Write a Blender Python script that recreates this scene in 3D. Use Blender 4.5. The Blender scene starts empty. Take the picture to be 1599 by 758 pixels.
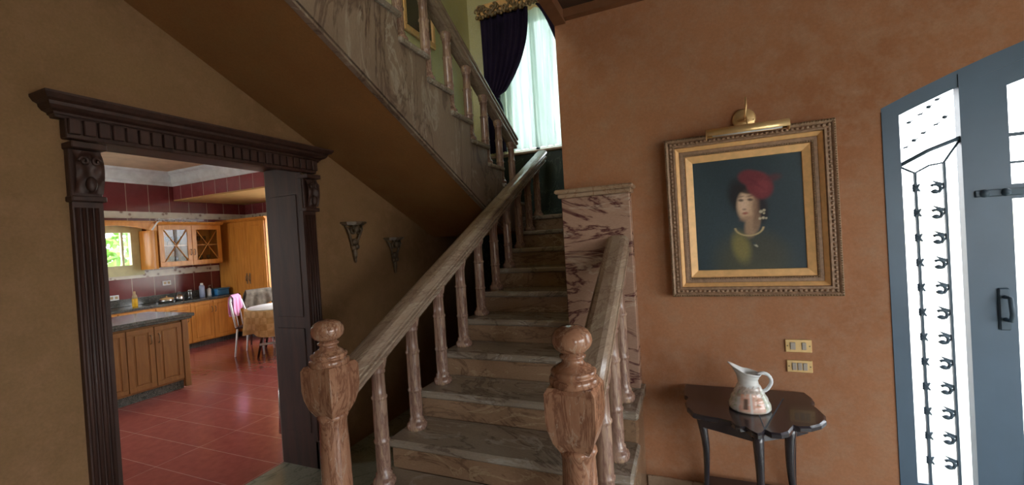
import bpy, math, random
from mathutils import Vector, Matrix
random.seed(7)
PI = math.pi
C = bpy.context.scene.collection
sc = bpy.context.scene

# ------------------------------------------------------------------ camera
EYE = 1.547
yaw, pit, rol = .396041, -.010506, -.0619095
fw = Vector((-math.sin(yaw)*math.cos(pit), math.cos(yaw)*math.cos(pit), math.sin(pit)))
r0 = Vector((math.cos(yaw), math.sin(yaw), 0)); u0 = r0.cross(fw)
rr = math.cos(rol)*r0 + math.sin(rol)*u0
uu = math.cos(rol)*u0 - math.sin(rol)*r0
cd = bpy.data.cameras.new('camera'); cam = bpy.data.objects.new('camera', cd); C.objects.link(cam)
cd.sensor_width = 36; cd.lens = 654.43/1599*36; cd.clip_start = .02; cd.clip_end = 300
mw = Matrix.Identity(4)
for i in range(3):
    mw[i][0], mw[i][1], mw[i][2] = rr[i], uu[i], -fw[i]
mw[2][3] = EYE
cam.matrix_world = mw
sc.camera = cam

# ------------------------------------------------------------------ exposure, world, portals
sc.view_settings.view_transform = 'Standard'
sc.view_settings.look = 'None'
sc.view_settings.gamma = 1
sc.view_settings.use_curve_mapping = False
sc.view_settings.exposure = 1.15
SKY = 5.0
w = bpy.data.worlds.new('world'); sc.world = w; w.use_nodes = True
nt = w.node_tree; nt.nodes.clear()
wo = nt.nodes.new('ShaderNodeOutputWorld'); bg = nt.nodes.new('ShaderNodeBackground')
tc = nt.nodes.new('ShaderNodeTexCoord'); sp = nt.nodes.new('ShaderNodeSeparateXYZ'); cr = nt.nodes.new('ShaderNodeValToRGB')
nt.links.new(tc.outputs['Generated'], sp.inputs[0]); nt.links.new(sp.outputs['Z'], cr.inputs[0])
cr.color_ramp.elements[0].position = 0.0; cr.color_ramp.elements[0].color = (.50, .47, .40, 1)
cr.color_ramp.elements[1].position = .04; cr.color_ramp.elements[1].color = (.95, .96, 1.0, 1)
nt.links.new(cr.outputs[0], bg.inputs[0]); bg.inputs[1].default_value = SKY
nt.links.new(bg.outputs[0], wo.inputs[0])

def portal(name, loc, sx, sy, axis):
    """daylight guide filling a seen or added window or door opening; local -Z points into the room"""
    l = bpy.data.lights.new(name, 'AREA'); l.shape = 'RECTANGLE'; l.size = sx; l.size_y = sy
    l.cycles.is_portal = True
    o = bpy.data.objects.new(name, l); C.objects.link(o); o.location = loc
    o.rotation_euler = Vector(axis).to_track_quat('-Z', 'Z').to_euler()
    return o
portal('entry_daylight', (2.43, 2.82, 1.2), 3.1, 2.4, (0, -1, 0))
portal('landing_daylight', (-1.5, 5.25, 3.45), 1.15, 1.75, (0, -1, 0))
portal('kitchen_window_daylight', (-8.68, 3.7, 1.75), .75, .75, (1, 0, 0))
portal('kitchen_side_daylight', (-5.22, 6.15, 1.67), 3.64, 1.66, (0, -1, 0))
portal('kitchen_left_added_daylight', (-7.25, -1.15, 1.7), 2.1, 1.6, (0, 1, 0))  # unseen opening, added to brighten the kitchen
portal('hall_side_added_daylight', (4.6, -.35, 1.35), 3.3, 2.1, (-1, 0, 0))  # unseen side opening, added and sized for hall light
portal('hall_rear_added_daylight', (3.15, -3.3, 1.5), 1.5, 1.7, (0, 1, 0))  # unseen rear opening, added and sized for hall light
portal('upper_added_daylight', (-.8, -3.3, 4.65), 3.0, 1.4, (0, 1, 0))  # unseen upper opening, added to light the pale stair walls

# ------------------------------------------------------------------ materials
def newmat(name):
    m = bpy.data.materials.new(name); m.use_nodes = True
    n = m.node_tree; n.nodes.clear()
    o = n.nodes.new('ShaderNodeOutputMaterial'); b = n.nodes.new('ShaderNodeBsdfPrincipled')
    n.links.new(b.outputs[0], o.inputs[0])
    return m, n, b, o
def lk(n, a, b): n.links.new(a, b)
def coords(n, scale=(1, 1, 1), rot=(0, 0, 0)):
    t = n.nodes.new('ShaderNodeTexCoord'); mp = n.nodes.new('ShaderNodeMapping')
    mp.inputs['Scale'].default_value = scale; mp.inputs['Rotation'].default_value = rot
    lk(n, t.outputs['Object'], mp.inputs[0]); return mp.outputs[0]
def noise(n, vec, scale, detail=5, rough=.55, dist=0):
    t = n.nodes.new('ShaderNodeTexNoise'); t.inputs['Scale'].default_value = scale
    t.inputs['Detail'].default_value = detail; t.inputs['Roughness'].default_value = rough
    t.inputs['Distortion'].default_value = dist
    lk(n, vec, t.inputs['Vector']); return t.outputs['Fac']
def ramp(n, fac, stops, interp='LINEAR'):
    r = n.nodes.new('ShaderNodeValToRGB'); e = r.color_ramp.elements; r.color_ramp.interpolation = interp
    while len(e) < len(stops): e.new(.5)
    for k, (p, c) in enumerate(stops):
        e[k].position = p; e[k].color = (*c, 1) if len(c) == 3 else c
    lk(n, fac, r.inputs[0]); return r.outputs[0]
def mix(n, fac, a, b, mode='MIX'):
    x = n.nodes.new('ShaderNodeMix'); x.data_type = 'RGBA'; x.blend_type = mode
    for v, k in ((fac, 0), (a, 6), (b, 7)):
        if hasattr(v, 'links') or hasattr(v, 'is_linked'): lk(n, v, x.inputs[k])
        elif k == 0: x.inputs[0].default_value = v
        else: x.inputs[k].default_value = (*v, 1)
    return x.outputs[2]
def bump(n, b, h, strength=.2, dist=.01):
    u = n.nodes.new('ShaderNodeBump'); u.inputs['Strength'].default_value = strength; u.inputs['Distance'].default_value = dist
    lk(n, h, u.inputs['Height']); lk(n, u.outputs[0], b.inputs['Normal'])
def plain(name, col, rough=.5, metal=0, spec=.5, var=.12, vs=8, coat=0):
    m, n, b, o = newmat(name)
    v = coords(n); f = noise(n, v, vs)
    c = ramp(n, f, [(.3, tuple(x*(1-var) for x in col)), (.7, tuple(min(1, x*(1+var)) for x in col))])
    lk(n, c, b.inputs['Base Color'])
    b.inputs['Roughness'].default_value = rough; b.inputs['Metallic'].default_value = metal
    b.inputs['Specular IOR Level'].default_value = spec; b.inputs['Coat Weight'].default_value = coat
    return m
def sponge(name, a, b_, c_, rough=.75):
    """sponge-painted plaster"""
    m, n, b, o = newmat(name)
    v = coords(n)
    c1 = ramp(n, noise(n, v, 1.3, 4), [(.35, a), (.65, b_)])
    f2 = noise(n, v, 9, 8, .7)
    c2 = mix(n, ramp(n, f2, [(.45, (0, 0, 0)), (.75, (1, 1, 1))]), c1, c_)
    f3 = noise(n, coords(n, (1, 1, 1)), 90, 3, .7)
    c3 = mix(n, .35, c2, ramp(n, f3, [(.3, (.55, .55, .55)), (.7, (1, 1, 1))]), 'MULTIPLY')
    lk(n, c3, b.inputs['Base Color']); b.inputs['Roughness'].default_value = rough
    b.inputs['Specular IOR Level'].default_value = .3
    bump(n, b, f3, .12, .004)
    return m
def marble(name, lo, hi, vein, rough=.18, scale=3, vw=.035, stretch=(1, 1, 1), rot=(0, 0, 0), light=None, strength=1):
    m, n, b, o = newmat(name)
    v = coords(n, stretch, rot)
    base = ramp(n, noise(n, v, scale, 7, .6, .8), [(.28, lo), (.5, tuple((x+y)/2 for x, y in zip(lo, hi))), (.72, hi)])
    w1 = noise(n, v, scale*.9, 6, .62, 1.6)
    veins = ramp(n, w1, [(.5-vw, (0, 0, 0)), (.5, (strength,)*3), (.5+vw, (0, 0, 0))])
    c = mix(n, veins, base, vein)
    if light:
        w2 = noise(n, v, scale*1.7, 6, .6, 1.2)
        c = mix(n, ramp(n, w2, [(.56, (0, 0, 0)), (.585, (.8, .8, .8)), (.61, (0, 0, 0))]), c, light)
    g = noise(n, v, 60, 3)
    c = mix(n, .3, c, ramp(n, g, [(.35, (.6, .6, .6)), (.65, (1, 1, 1))]), 'MULTIPLY')
    lk(n, c, b.inputs['Base Color']); b.inputs['Roughness'].default_value = rough
    return m
def wood(name, a, c_, rough=.35, stretch=(12, 12, 1.2), coat=0, scale=2.5):
    m, n, b, o = newmat(name)
    v = coords(n, stretch)
    f = noise(n, v, scale, 7, .6, .6)
    c = ramp(n, f, [(.3, a), (.7, c_)])
    lk(n, c, b.inputs['Base Color']); b.inputs['Roughness'].default_value = rough
    b.inputs['Coat Weight'].default_value = coat; b.inputs['Coat Roughness'].default_value = .15
    bump(n, b, f, .06, .003)
    return m
def painted(name, rough=.6, spec=.4):
    m, n, b, o = newmat(name)
    a = n.nodes.new('ShaderNodeAttribute'); a.attribute_name = 'paint'
    lk(n, a.outputs['Color'], b.inputs['Base Color']); b.inputs['Roughness'].default_value = rough
    b.inputs['Specular IOR Level'].default_value = spec
    return m
def glassy(name, tint=(1, 1, 1), gloss=.08):
    m, n, b, o = newmat(name); n.nodes.remove(b)
    t = n.nodes.new('ShaderNodeBsdfTransparent'); t.inputs[0].default_value = (*tint, 1)
    g = n.nodes.new('ShaderNodeBsdfGlossy'); g.inputs['Roughness'].default_value = .03
    x = n.nodes.new('ShaderNodeMixShader'); x.inputs[0].default_value = gloss
    lk(n, t.outputs[0], x.inputs[1]); lk(n, g.outputs[0], x.inputs[2]); lk(n, x.outputs[0], o.inputs[0])
    return m

M = {}
M['terracotta'] = sponge('terracotta_plaster', (.37, .155, .070), (.46, .215, .108), (.44, .25, .15))
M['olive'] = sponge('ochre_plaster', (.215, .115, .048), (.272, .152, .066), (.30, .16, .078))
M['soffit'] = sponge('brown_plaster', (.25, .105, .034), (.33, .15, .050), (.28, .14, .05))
M['pale'] = sponge('pale_yellow_green_plaster', (.66, .60, .31), (.74, .68, .38), (.70, .65, .42))
M['cream'] = sponge('cream_plaster', (.60, .55, .42), (.68, .62, .48), (.62, .58, .44))
M['ceil'] = wood('dark_ceiling_wood', (.035, .016, .010), (.075, .035, .02), .6, (3, 3, 3))
M['ceiltrim'] = wood('ceiling_trim_wood', (.16, .062, .025), (.22, .09, .04), .5, (3, 3, 3))
M['mstep'] = marble('tread_marble', (.25, .195, .145), (.38, .32, .25), (.10, .065, .045), .13, 1.1, .022, (1, 2.2, 2.2), light=(.46, .42, .36), strength=.65)
M['mriser'] = marble('riser_marble', (.25, .15, .085), (.36, .225, .135), (.11, .06, .035), .25, 1.2, .02, (1, 2.2, 2.2), light=(.46, .33, .2), strength=.65)
M['mpost'] = marble('newel_marble', (.33, .15, .085), (.47, .25, .15), (.15, .055, .03), .12, 5, .045, (2.4, 2.4, .6), light=(.50, .34, .24), strength=.75)
M['mbal'] = marble('baluster_marble', (.36, .22, .15), (.50, .34, .25), (.16, .07, .06), .2, 4, .06, (2, 2, .5), light=(.60, .42, .24), strength=.7)
M['mrail'] = marble('handrail_marble', (.32, .225, .155), (.48, .365, .27), (.19, .11, .08), .12, 2.6, .035, (2.5, .25, 2.5), light=(.52, .42, .3), strength=.45)
M['mstring'] = marble('string_marble', (.20, .135, .092), (.31, .22, .16), (.085, .04, .03), .3, 1.0, .03, (1.5, 2.2, .7), light=(.42, .35, .28), strength=.75)
M['mpil'] = marble('pilaster_marble', (.34, .20, .14), (.50, .32, .23), (.10, .03, .03), .25, .75, .03, (1, 1, 4.2), (0, .2, 0), light=(.55, .42, .32))
M['mcap'] = marble('cap_marble', (.38, .25, .16), (.48, .34, .23), (.3, .17, .1), .22, 4, .02)
M['mdark'] = marble('dark_green_marble', (.03, .045, .038), (.06, .085, .07), (.12, .15, .12), .2, 2, .01)
M['mfloor'] = marble('green_grey_marble', (.27, .30, .24), (.40, .42, .35), (.2, .22, .18), .12, 2.5, .02)
M['dwood'] = wood('dark_mahogany', (.028, .011, .007), (.066, .026, .017), .55, (10, 10, 1), 0)
M['kwood'] = wood('honey_oak', (.56, .215, .032), (.76, .345, .065), .38, (9, 9, 1), .15)
M['kwood2'] = wood('island_oak', (.22, .095, .028), (.34, .155, .045), .45, (9, 9, 1), .1)
M['granite'] = marble('dark_granite', (.035, .04, .038), (.10, .11, .10), (.2, .2, .18), .1, 30, .05)
M['table'] = plain('black_lacquer', (.030, .024, .030), .22, 0, .6, .3, 5, .3)
M['brass'] = plain('polished_brass', (.90, .63, .30), .33, .6, .5, .06)
M['gold'] = plain('gilt_gold', (.88, .52, .22), .42, .12, .5, .1, 30)
M['bronze'] = plain('antique_bronze_gilt', (.34, .21, .13), .5, .1, .5, .3, 60)
M['dull'] = plain('dull_gilt', (.27, .18, .095), .45, .35, .5, .3, 40)
M['bracket'] = plain('dark_gilt', (.11, .072, .04), .5, .2, .5, .3, 40)
M['door'] = plain('slate_blue_door', (.095, .150, .215), .4, 0, .5, .1, 3)
M['iron'] = plain('wrought_iron', (.07, .11, .15), .5, .1)
M['steel'] = plain('steel', (.6, .6, .6), .25, 1)
M['white'] = plain('white_paint', (.80, .83, .85), .5)
M['cornice'] = plain('white_cornice_plaster', (.72, .78, .82), .6)
M['tan'] = plain('tan_ceiling', (.62, .50, .34), .8)
M['orange'] = plain('amber_soffit', (.55, .34, .13), .5)
M['olivef'] = plain('olive_window_paint', (.60, .58, .32), .5)
M['velvet'] = plain('purple_velvet', (.020, .012, .032), .9, 0, .2, .4, 3)
M['grey'] = plain('grey_switch', (.42, .36, .30), .4)
M['pink'] = plain('pink_cloth', (.75, .32, .55), .8)
M['jacket'] = plain('grey_brown_cloth', (.16, .13, .10), .9, var=.5, vs=12)
M['blue'] = plain('blue_plastic', (.05, .25, .55), .4)
M['pblue'] = plain('pale_blue_plastic', (.35, .42, .60), .35)
M['yellow'] = plain('yellow_liquid', (.75, .42, .02), .3)
M['leaf'] = plain('foliage', (.16, .34, .05), .8, var=.5, vs=3)
M['ground'] = plain('pale_paving', (.55, .53, .48), .9)
M['beige'] = plain('beige_panel', (.45, .33, .18), .45)
M['glass'] = glassy('clear_glass', (.96, .98, .98), .03)
M['gware'] = glassy('glassware', (.75, .82, .85), .12)
m, n, b, o = newmat('sheer_voile'); n.nodes.remove(b)
t = n.nodes.new('ShaderNodeBsdfTransparent'); t.inputs[0].default_value = (.70, .82, .78, 1)
d = n.nodes.new('ShaderNodeBsdfTranslucent'); d.inputs[0].default_value = (.34, .46, .42, 1)
d2 = n.nodes.new('ShaderNodeBsdfDiffuse'); d2.inputs[0].default_value = (.60, .70, .64, 1)
x = n.nodes.new('ShaderNodeMixShader'); x.inputs[0].default_value = .55
y = n.nodes.new('ShaderNodeMixShader'); y.inputs[0].default_value = .93
vv_ = coords(n, (1, .2, .05)); pleat_shade = noise(n, vv_, 11, 5, .65)
lk(n, ramp(n, pleat_shade, [(.38, (.11, .17, .145)), (.52, (.20, .28, .25)), (.62, (.52, .62, .58))]), d.inputs[0])  # light and dark pleat bands painted into the translucent colour
lk(n, d.outputs[0], x.inputs[1]); lk(n, d2.outputs[0], x.inputs[2]); lk(n, t.outputs[0], y.inputs[1]); lk(n, x.outputs[0], y.inputs[2])
lk(n, y.outputs[0], o.inputs[0]); M['sheer'] = m

def tiles(name, col, col2, grout, sx, sy, plane, rough, gw=.006, off=(0, 0)):
    """stacked tiles; plane 'xy', 'yz' or 'xz'"""
    m, n, b, o = newmat(name)
    t = n.nodes.new('ShaderNodeTexCoord'); s = n.nodes.new('ShaderNodeSeparateXYZ'); cb = n.nodes.new('ShaderNodeCombineXYZ')
    lk(n, t.outputs['Object'], s.inputs[0])
    lk(n, s.outputs[plane[0].upper()], cb.inputs[0]); lk(n, s.outputs[plane[1].upper()], cb.inputs[1])
    mp = n.nodes.new('ShaderNodeMapping'); mp.inputs['Location'].default_value = (off[0], off[1], 0); lk(n, cb.outputs[0], mp.inputs[0])
    br = n.nodes.new('ShaderNodeTexBrick'); br.offset = 0; br.squash = 1
    br.inputs['Scale'].default_value = 1; br.inputs['Brick Width'].default_value = sx; br.inputs['Row Height'].default_value = sy
    br.inputs['Mortar Size'].default_value = gw; br.inputs['Mortar Smooth'].default_value = .1
    br.inputs['Color1'].default_value = (*col, 1); br.inputs['Color2'].default_value = (*col2, 1); br.inputs['Mortar'].default_value = (*grout, 1)
    lk(n, mp.outputs[0], br.inputs['Vector'])
    f = noise(n, t.outputs['Object'], 14, 5)
    c = mix(n, .5, br.outputs['Color'], ramp(n, f, [(.3, (.65, .6, .6)), (.7, (1, 1, 1))]), 'MULTIPLY')
    lk(n, c, b.inputs['Base Color']); b.inputs['Roughness'].default_value = rough
    return m
M['ktile'] = tiles('burgundy_floor_tiles', (.30, .075, .068), (.34, .09, .08), (.50, .30, .26), .915, .305, 'xy', .16, .0022, (.1, .015))
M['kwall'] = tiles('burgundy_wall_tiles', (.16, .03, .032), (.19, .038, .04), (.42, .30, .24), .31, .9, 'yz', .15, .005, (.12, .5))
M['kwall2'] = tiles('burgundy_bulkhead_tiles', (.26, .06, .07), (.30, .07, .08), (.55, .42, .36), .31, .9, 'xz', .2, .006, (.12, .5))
def border(name, ax):
    m, n, b, o = newmat(name)
    t = n.nodes.new('ShaderNodeTexCoord'); s = n.nodes.new('ShaderNodeSeparateXYZ'); lk(n, t.outputs['Object'], s.inputs[0])
    v = n.nodes.new('ShaderNodeTexVoronoi'); v.inputs['Scale'].default_value = 11; lk(n, t.outputs['Object'], v.inputs['Vector'])
    c = ramp(n, v.outputs['Distance'], [(.18, (.25, .16, .12)), (.30, (.62, .58, .50)), (.8, (.72, .68, .58))])
    lk(n, c, b.inputs['Base Color']); b.inputs['Roughness'].default_value = .3
    return m
M['border'] = border('cream_border_tiles', 'y')
def check(name):
    m, n, b, o = newmat(name)
    v = coords(n, (1, 1, 1), (0, 0, .6))
    ck = n.nodes.new('ShaderNodeTexChecker'); ck.inputs['Scale'].default_value = 11
    ck.inputs['Color1'].default_value = (.72, .50, .25, 1); ck.inputs['Color2'].default_value = (.60, .38, .16, 1)
    lk(n, v, ck.inputs['Vector'])
    br = noise(n, v, 18, 3)
    c = mix(n, .5, ck.outputs[0], ramp(n, br, [(.4, (.7, .62, .5)), (.6, (1, 1, 1))]), 'MULTIPLY')
    lk(n, c, b.inputs['Base Color']); b.inputs['Roughness'].default_value = .85
    return m
M['cloth'] = check('checked_tablecloth')
M['paint'] = painted('oil_paint', .45, .35)
M['glaze'] = painted('ceramic_glaze', .12, .6)

# ------------------------------------------------------------------ mesh builder
class MB:
    def __init__(s): s.v = []; s.f = []; s.sm = []
    def add(s, verts, faces, smooth=False):
        k = len(s.v); s.v += [tuple(p) for p in verts]
        s.f += [tuple(i+k for i in f) for f in faces]; s.sm += [smooth]*len(faces); return s
    def box(s, x0, x1, y0, y1, z0, z1, bev=0):
        if x1 < x0: x0, x1 = x1, x0
        if y1 < y0: y0, y1 = y1, y0
        if z1 < z0: z0, z1 = z1, z0
        if bev <= 0:
            v = [(x, y, z) for z in (z0, z1) for y in (y0, y1) for x in (x0, x1)]
            return s.add(v, [(0, 2, 3, 1), (4, 5, 7, 6), (0, 1, 5, 4), (2, 6, 7, 3), (0, 4, 6, 2), (1, 3, 7, 5)])
        b = min(bev, (x1-x0)*.45, (y1-y0)*.45, (z1-z0)*.45); V = []; idx = {}
        for i, X in ((0, (x0, x0+b)), (1, (x1, x1-b))):
            for j, Y in ((0, (y0, y0+b)), (1, (y1, y1-b))):
                for k, Z in ((0, (z0, z0+b)), (1, (z1, z1-b))):
                    idx[i, j, k] = len(V)
                    V += [(X[0], Y[1], Z[1]), (X[1], Y[0], Z[1]), (X[1], Y[1], Z[0])]
        I = lambda i, j, k, a: idx[i, j, k]+a
        F = []
        for i in (0, 1):
            q = [I(i, 0, 0, 0), I(i, 1, 0, 0), I(i, 1, 1, 0), I(i, 0, 1, 0)]; F.append(q if i else q[::-1])
            q = [I(0, i, 0, 1), I(1, i, 0, 1), I(1, i, 1, 1), I(0, i, 1, 1)]; F.append(q if not i else q[::-1])
            q = [I(0, 0, i, 2), I(1, 0, i, 2), I(1, 1, i, 2), I(0, 1, i, 2)]; F.append(q if i else q[::-1])
        for a in (0, 1):
            for c in (0, 1):
                F.append([I(a, c, 0, 0), I(a, c, 0, 1), I(a, c, 1, 1), I(a, c, 1, 0)])
                F.append([I(a, 0, c, 0), I(a, 0, c, 2), I(a, 1, c, 2), I(a, 1, c, 0)])
                F.append([I(0, a, c, 1), I(0, a, c, 2), I(1, a, c, 2), I(1, a, c, 1)])
                for k in (0, 1): F.append([I(a, c, k, 0), I(a, c, k, 1), I(a, c, k, 2)])
        return s.add(V, F)
    def prism(s, poly, a0, a1, axis):
        """extrude a 2D polygon; axis 'x': poly=(y,z), 'y': poly=(x,z), 'z': poly=(x,y)"""
        P = {'x': lambda p, a: (a, p[0], p[1]), 'y': lambda p, a: (p[0], a, p[1]), 'z': lambda p, a: (p[0], p[1], a)}[axis]
        n_ = len(poly); v = [P(p, a0) for p in poly]+[P(p, a1) for p in poly]
        f = [tuple(range(n_))[::-1], tuple(range(n_, 2*n_))]
        f += [(i, (i+1) % n_, n_+(i+1) % n_, n_+i) for i in range(n_)]
        return s.add(v, f)
    def lathe(s, prof, c=(0, 0, 0), seg=24, smooth=True, sq=0):
        """prof: (radius, z) from bottom to top; sq = sides of a polygonal section"""
        v = []; f = []
        k = sq or seg; off = PI/4 if sq == 4 else (PI/8 if sq == 8 else 0)
        for (r, z) in prof:
            for i in range(k):
                a = 2*PI*i/k+off; v.append((c[0]+r*math.cos(a), c[1]+r*math.sin(a), c[2]+z))
        for j in range(len(prof)-1):
            for i in range(k):
                f.append((j*k+i, j*k+(i+1) % k, (j+1)*k+(i+1) % k, (j+1)*k+i))
        f.append(tuple(range(k))[::-1]); f.append(tuple(range((len(prof)-1)*k, len(prof)*k)))
        return s.add(v, f, smooth and not sq)
    def tube(s, pts, r, seg=8, cap=True, smooth=True, flat=1):
        pts = [Vector(p) for p in pts]; rs = r if isinstance(r, (list, tuple)) else [r]*len(pts)
        v = []; f = []; up = None
        for i, p in enumerate(pts):
            d = (pts[min(i+1, len(pts)-1)]-pts[max(i-1, 0)]).normalized()
            if up is None:
                up = Vector((0, 0, 1)) if abs(d.z) < .9 else Vector((0, 1, 0))
            a = d.cross(up)
            if a.length < 1e-5: a = d.orthogonal()
            a.normalize(); up = a.cross(d).normalized()
            for k in range(seg):
                t = 2*PI*k/seg; v.append(p+a*(rs[i]*math.cos(t))+up*(rs[i]*flat*math.sin(t)))
        for i in range(len(pts)-1):
            for k in range(seg):
                f.append((i*seg+k, i*seg+(k+1) % seg, (i+1)*seg+(k+1) % seg, (i+1)*seg+k))
        if cap: f.append(tuple(range(seg))[::-1]); f.append(tuple(range((len(pts)-1)*seg, len(pts)*seg)))
        return s.add(v, f, smooth)
    def sweep(s, prof, path, side):
        """profile (a along side, b up) carried along a path of points; side: unit vector; up = vertical"""
        v = []; f = []; k = len(prof); side = Vector(side)
        for p in path:
            for (a, b) in prof: v.append(Vector(p)+side*a+Vector((0, 0, b)))
        for i in range(len(path)-1):
            for j in range(k): f.append((i*k+j, i*k+(j+1) % k, (i+1)*k+(j+1) % k, (i+1)*k+j))
        f.append(tuple(range(k))[::-1]); f.append(tuple(range((len(path)-1)*k, len(path)*k)))
        return s.add(v, f)
    def ball(s, c, r, seg=14, ring=9):
        rx, ry, rz = r if isinstance(r, (tuple, list)) else (r, r, r); v = []; f = []
        for j in range(1, ring):
            t = PI*j/ring
            for i in range(seg):
                a = 2*PI*i/seg; v.append((c[0]+rx*math.sin(t)*math.cos(a), c[1]+ry*math.sin(t)*math.sin(a), c[2]-rz*math.cos(t)))
        b0 = len(v); v += [(c[0], c[1], c[2]-rz), (c[0], c[1], c[2]+rz)]
        for j in range(ring-2):
            for i in range(seg): f.append((j*seg+i, j*seg+(i+1) % seg, (j+1)*seg+(i+1) % seg, (j+1)*seg+i))
        for i in range(seg):
            f.append((b0, (i+1) % seg, i)); f.append((b0+1, (ring-2)*seg+i, (ring-2)*seg+(i+1) % seg))
        return s.add(v, f, True)
    def grid(s, fn, nu, nv, smooth=True):
        v = [fn(i/nu, j/nv) for j in range(nv+1) for i in range(nu+1)]
        f = [(j*(nu+1)+i, j*(nu+1)+i+1, (j+1)*(nu+1)+i+1, (j+1)*(nu+1)+i) for j in range(nv) for i in range(nu)]
        return s.add(v, f, smooth)
    def ring(s, x0, x1, z0, z1, prof, ysgn=-1, y0=0):
        """mitred rectangular moulding in an XZ plane; prof: (inset, depth) pairs; depth goes towards ysgn"""
        v = []; f = []; k = len(prof)
        for (i, d) in prof:
            for (x, z) in ((x0+i, z0+i), (x1-i, z0+i), (x1-i, z1-i), (x0+i, z1-i)): v.append((x, y0+ysgn*d, z))
        for j in range(k-1):
            for c in range(4): f.append((j*4+c, j*4+(c+1) % 4, (j+1)*4+(c+1) % 4, (j+1)*4+c))
        return s.add(v, f)
    def mesh(s, name, origin=(0, 0, 0)):
        me = bpy.data.meshes.new(name); o = Vector(origin)
        me.from_pydata([Vector(p)-o for p in s.v], [], s.f); me.update()
        me.polygons.foreach_set('use_smooth', s.sm)
        return me
def wpos(o):
    p = Vector((0, 0, 0))
    while o is not None: p = p+o.location; o = o.parent
    return p
def link(name, mb, mat, parent=None, loc=None, label=None, solid=0):
    """one mesh object; world coordinates in mb; its origin is the parent's base or loc"""
    org = wpos(parent) if parent else Vector(loc or (0, 0, 0))
    me = mb.mesh(name, org if parent else org)
    me.materials.append(M[mat] if isinstance(mat, str) else mat)
    o = bpy.data.objects.new(name, me); C.objects.link(o)
    if parent: o.parent = parent
    else: o.location = org
    if label: o['label'] = label
    if solid:
        md = o.modifiers.new('solid', 'SOLIDIFY'); md.thickness = solid; md.offset = 0
    return o
def thing(name, label, cat, loc=(0, 0, 0), group=None):
    o = bpy.data.objects.new(name, None); C.objects.link(o); o.location = loc; o.empty_display_size = .1
    o['label'] = label; o['category'] = cat
    if group: o['group'] = group
    return o
def tag(o, label, cat, group=None):
    o['label'] = label; o['category'] = cat
    if group: o['group'] = group
    return o
def struct(name, mb, mat, loc=None):
    o = link(name, mb, mat, loc=loc); o['kind'] = 'structure'; return o
def dup(root, delta, label=None, group=None):
    r = root.copy(); C.objects.link(r); r.location = root.location+Vector(delta)
    if label: r['label'] = label
    if group: r['group'] = group
    for ch in list(root.children):
        c = ch.copy(); C.objects.link(c); c.parent = r
        for g in ch.children:
            d_ = g.copy(); C.objects.link(d_); d_.parent = c
    return r
def copypart(o, parent, loc, scale=None):
    c = o.copy(); C.objects.link(c); c.parent = parent; c.location = Vector(loc)-wpos(parent)
    if scale: c.scale = scale
    return c

# ------------------------------------------------------------------ key dimensions
XL = -2.50            # left wall of the hall (door wall)
XK = -2.83            # its kitchen side
YW = 2.55             # picture wall
YB = 4.95             # landing window wall
XS = -.69             # end of the picture wall / right side of the stair
RZ = .161             # riser
TL = .299             # going, lower flight
def YN(s): return 1.826+(s-3)*TL                 # nosing of lower step s
TU = .309
def YU(k): return 3.83-(k-14)*TU                 # nosing of upper step k
CZ = 2.88             # hall ceiling
DY0, DY1, DZ = 1.055, 2.165, 2.148    # kitchen doorway

# ------------------------------------------------------------------ room shell
struct('floor', MB().box(XK, 4.45, -3.15, YB, -.1, 0), 'mfloor')
struct('floor_kitchen', MB().box(-8.55, XK, -.9, 5.9, -.1, 0), 'ktile')
mb = MB()
mb.box(XK, XL, -3.15, DY0, 0, CZ+.02); mb.box(XK, XL, DY1, YB, 0, CZ+.02); mb.box(XK, XL, DY0, DY1, DZ+.04, CZ+.02)
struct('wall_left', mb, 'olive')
struct('wall_left_upper', MB().box(XK, XL, -3.15, YB, CZ+.02, 5.6), 'pale')
# picture wall with the arched entrance
def arch(x): return 2.056+.16*(1.545**2-(x-2.43)**2)
AX0, AX1 = .885, 3.975
ap = [(AX0+(AX1-AX0)*i/24) for i in range(25)]
mb = MB()
mb.box(XS, AX0, YW, YW+.25, 0, CZ+.05)
mb.box(AX1, 4.45, YW, YW+.25, 0, CZ+.05)
for a, b_ in zip(ap[:-1], ap[1:]):
    mb.prism([(a, arch(a)), (b_, arch(b_)), (b_, CZ+.05), (a, CZ+.05)], YW, YW+.25, 'y')
struct('wall_front', mb, 'terracotta')
struct('wall_stair_right', MB().box(XS, XS+.2, YW+.25, YB, 0, CZ+.05), 'terracotta')
mb = MB().box(XS, XS+.2, .75, YB, CZ+.05, 5.6)
struct('wall_upper_right_added', mb, 'pale')  # unseen wall, added to keep light inside the stairwell
# landing window wall: dark marble below, pale plaster above
WX0, WX1, WZ0, WZ1 = -2.05, -.98, 2.62, 4.32
struct('wall_back_lower', MB().box(XL, XS, YB, YB+.25, 0, 2.58), 'mdark')
mb = MB(); mb.box(XL, WX0, YB, YB+.25, 2.58, 5.6); mb.box(WX1, XS+.2, YB, YB+.25, 2.58, 5.6); mb.box(WX0, WX1, YB, YB+.25, WZ1, 5.6)
mb.box(WX0, WX1, YB, YB+.25, 2.58, WZ0-.03)
struct('wall_back', mb, 'pale')
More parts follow.
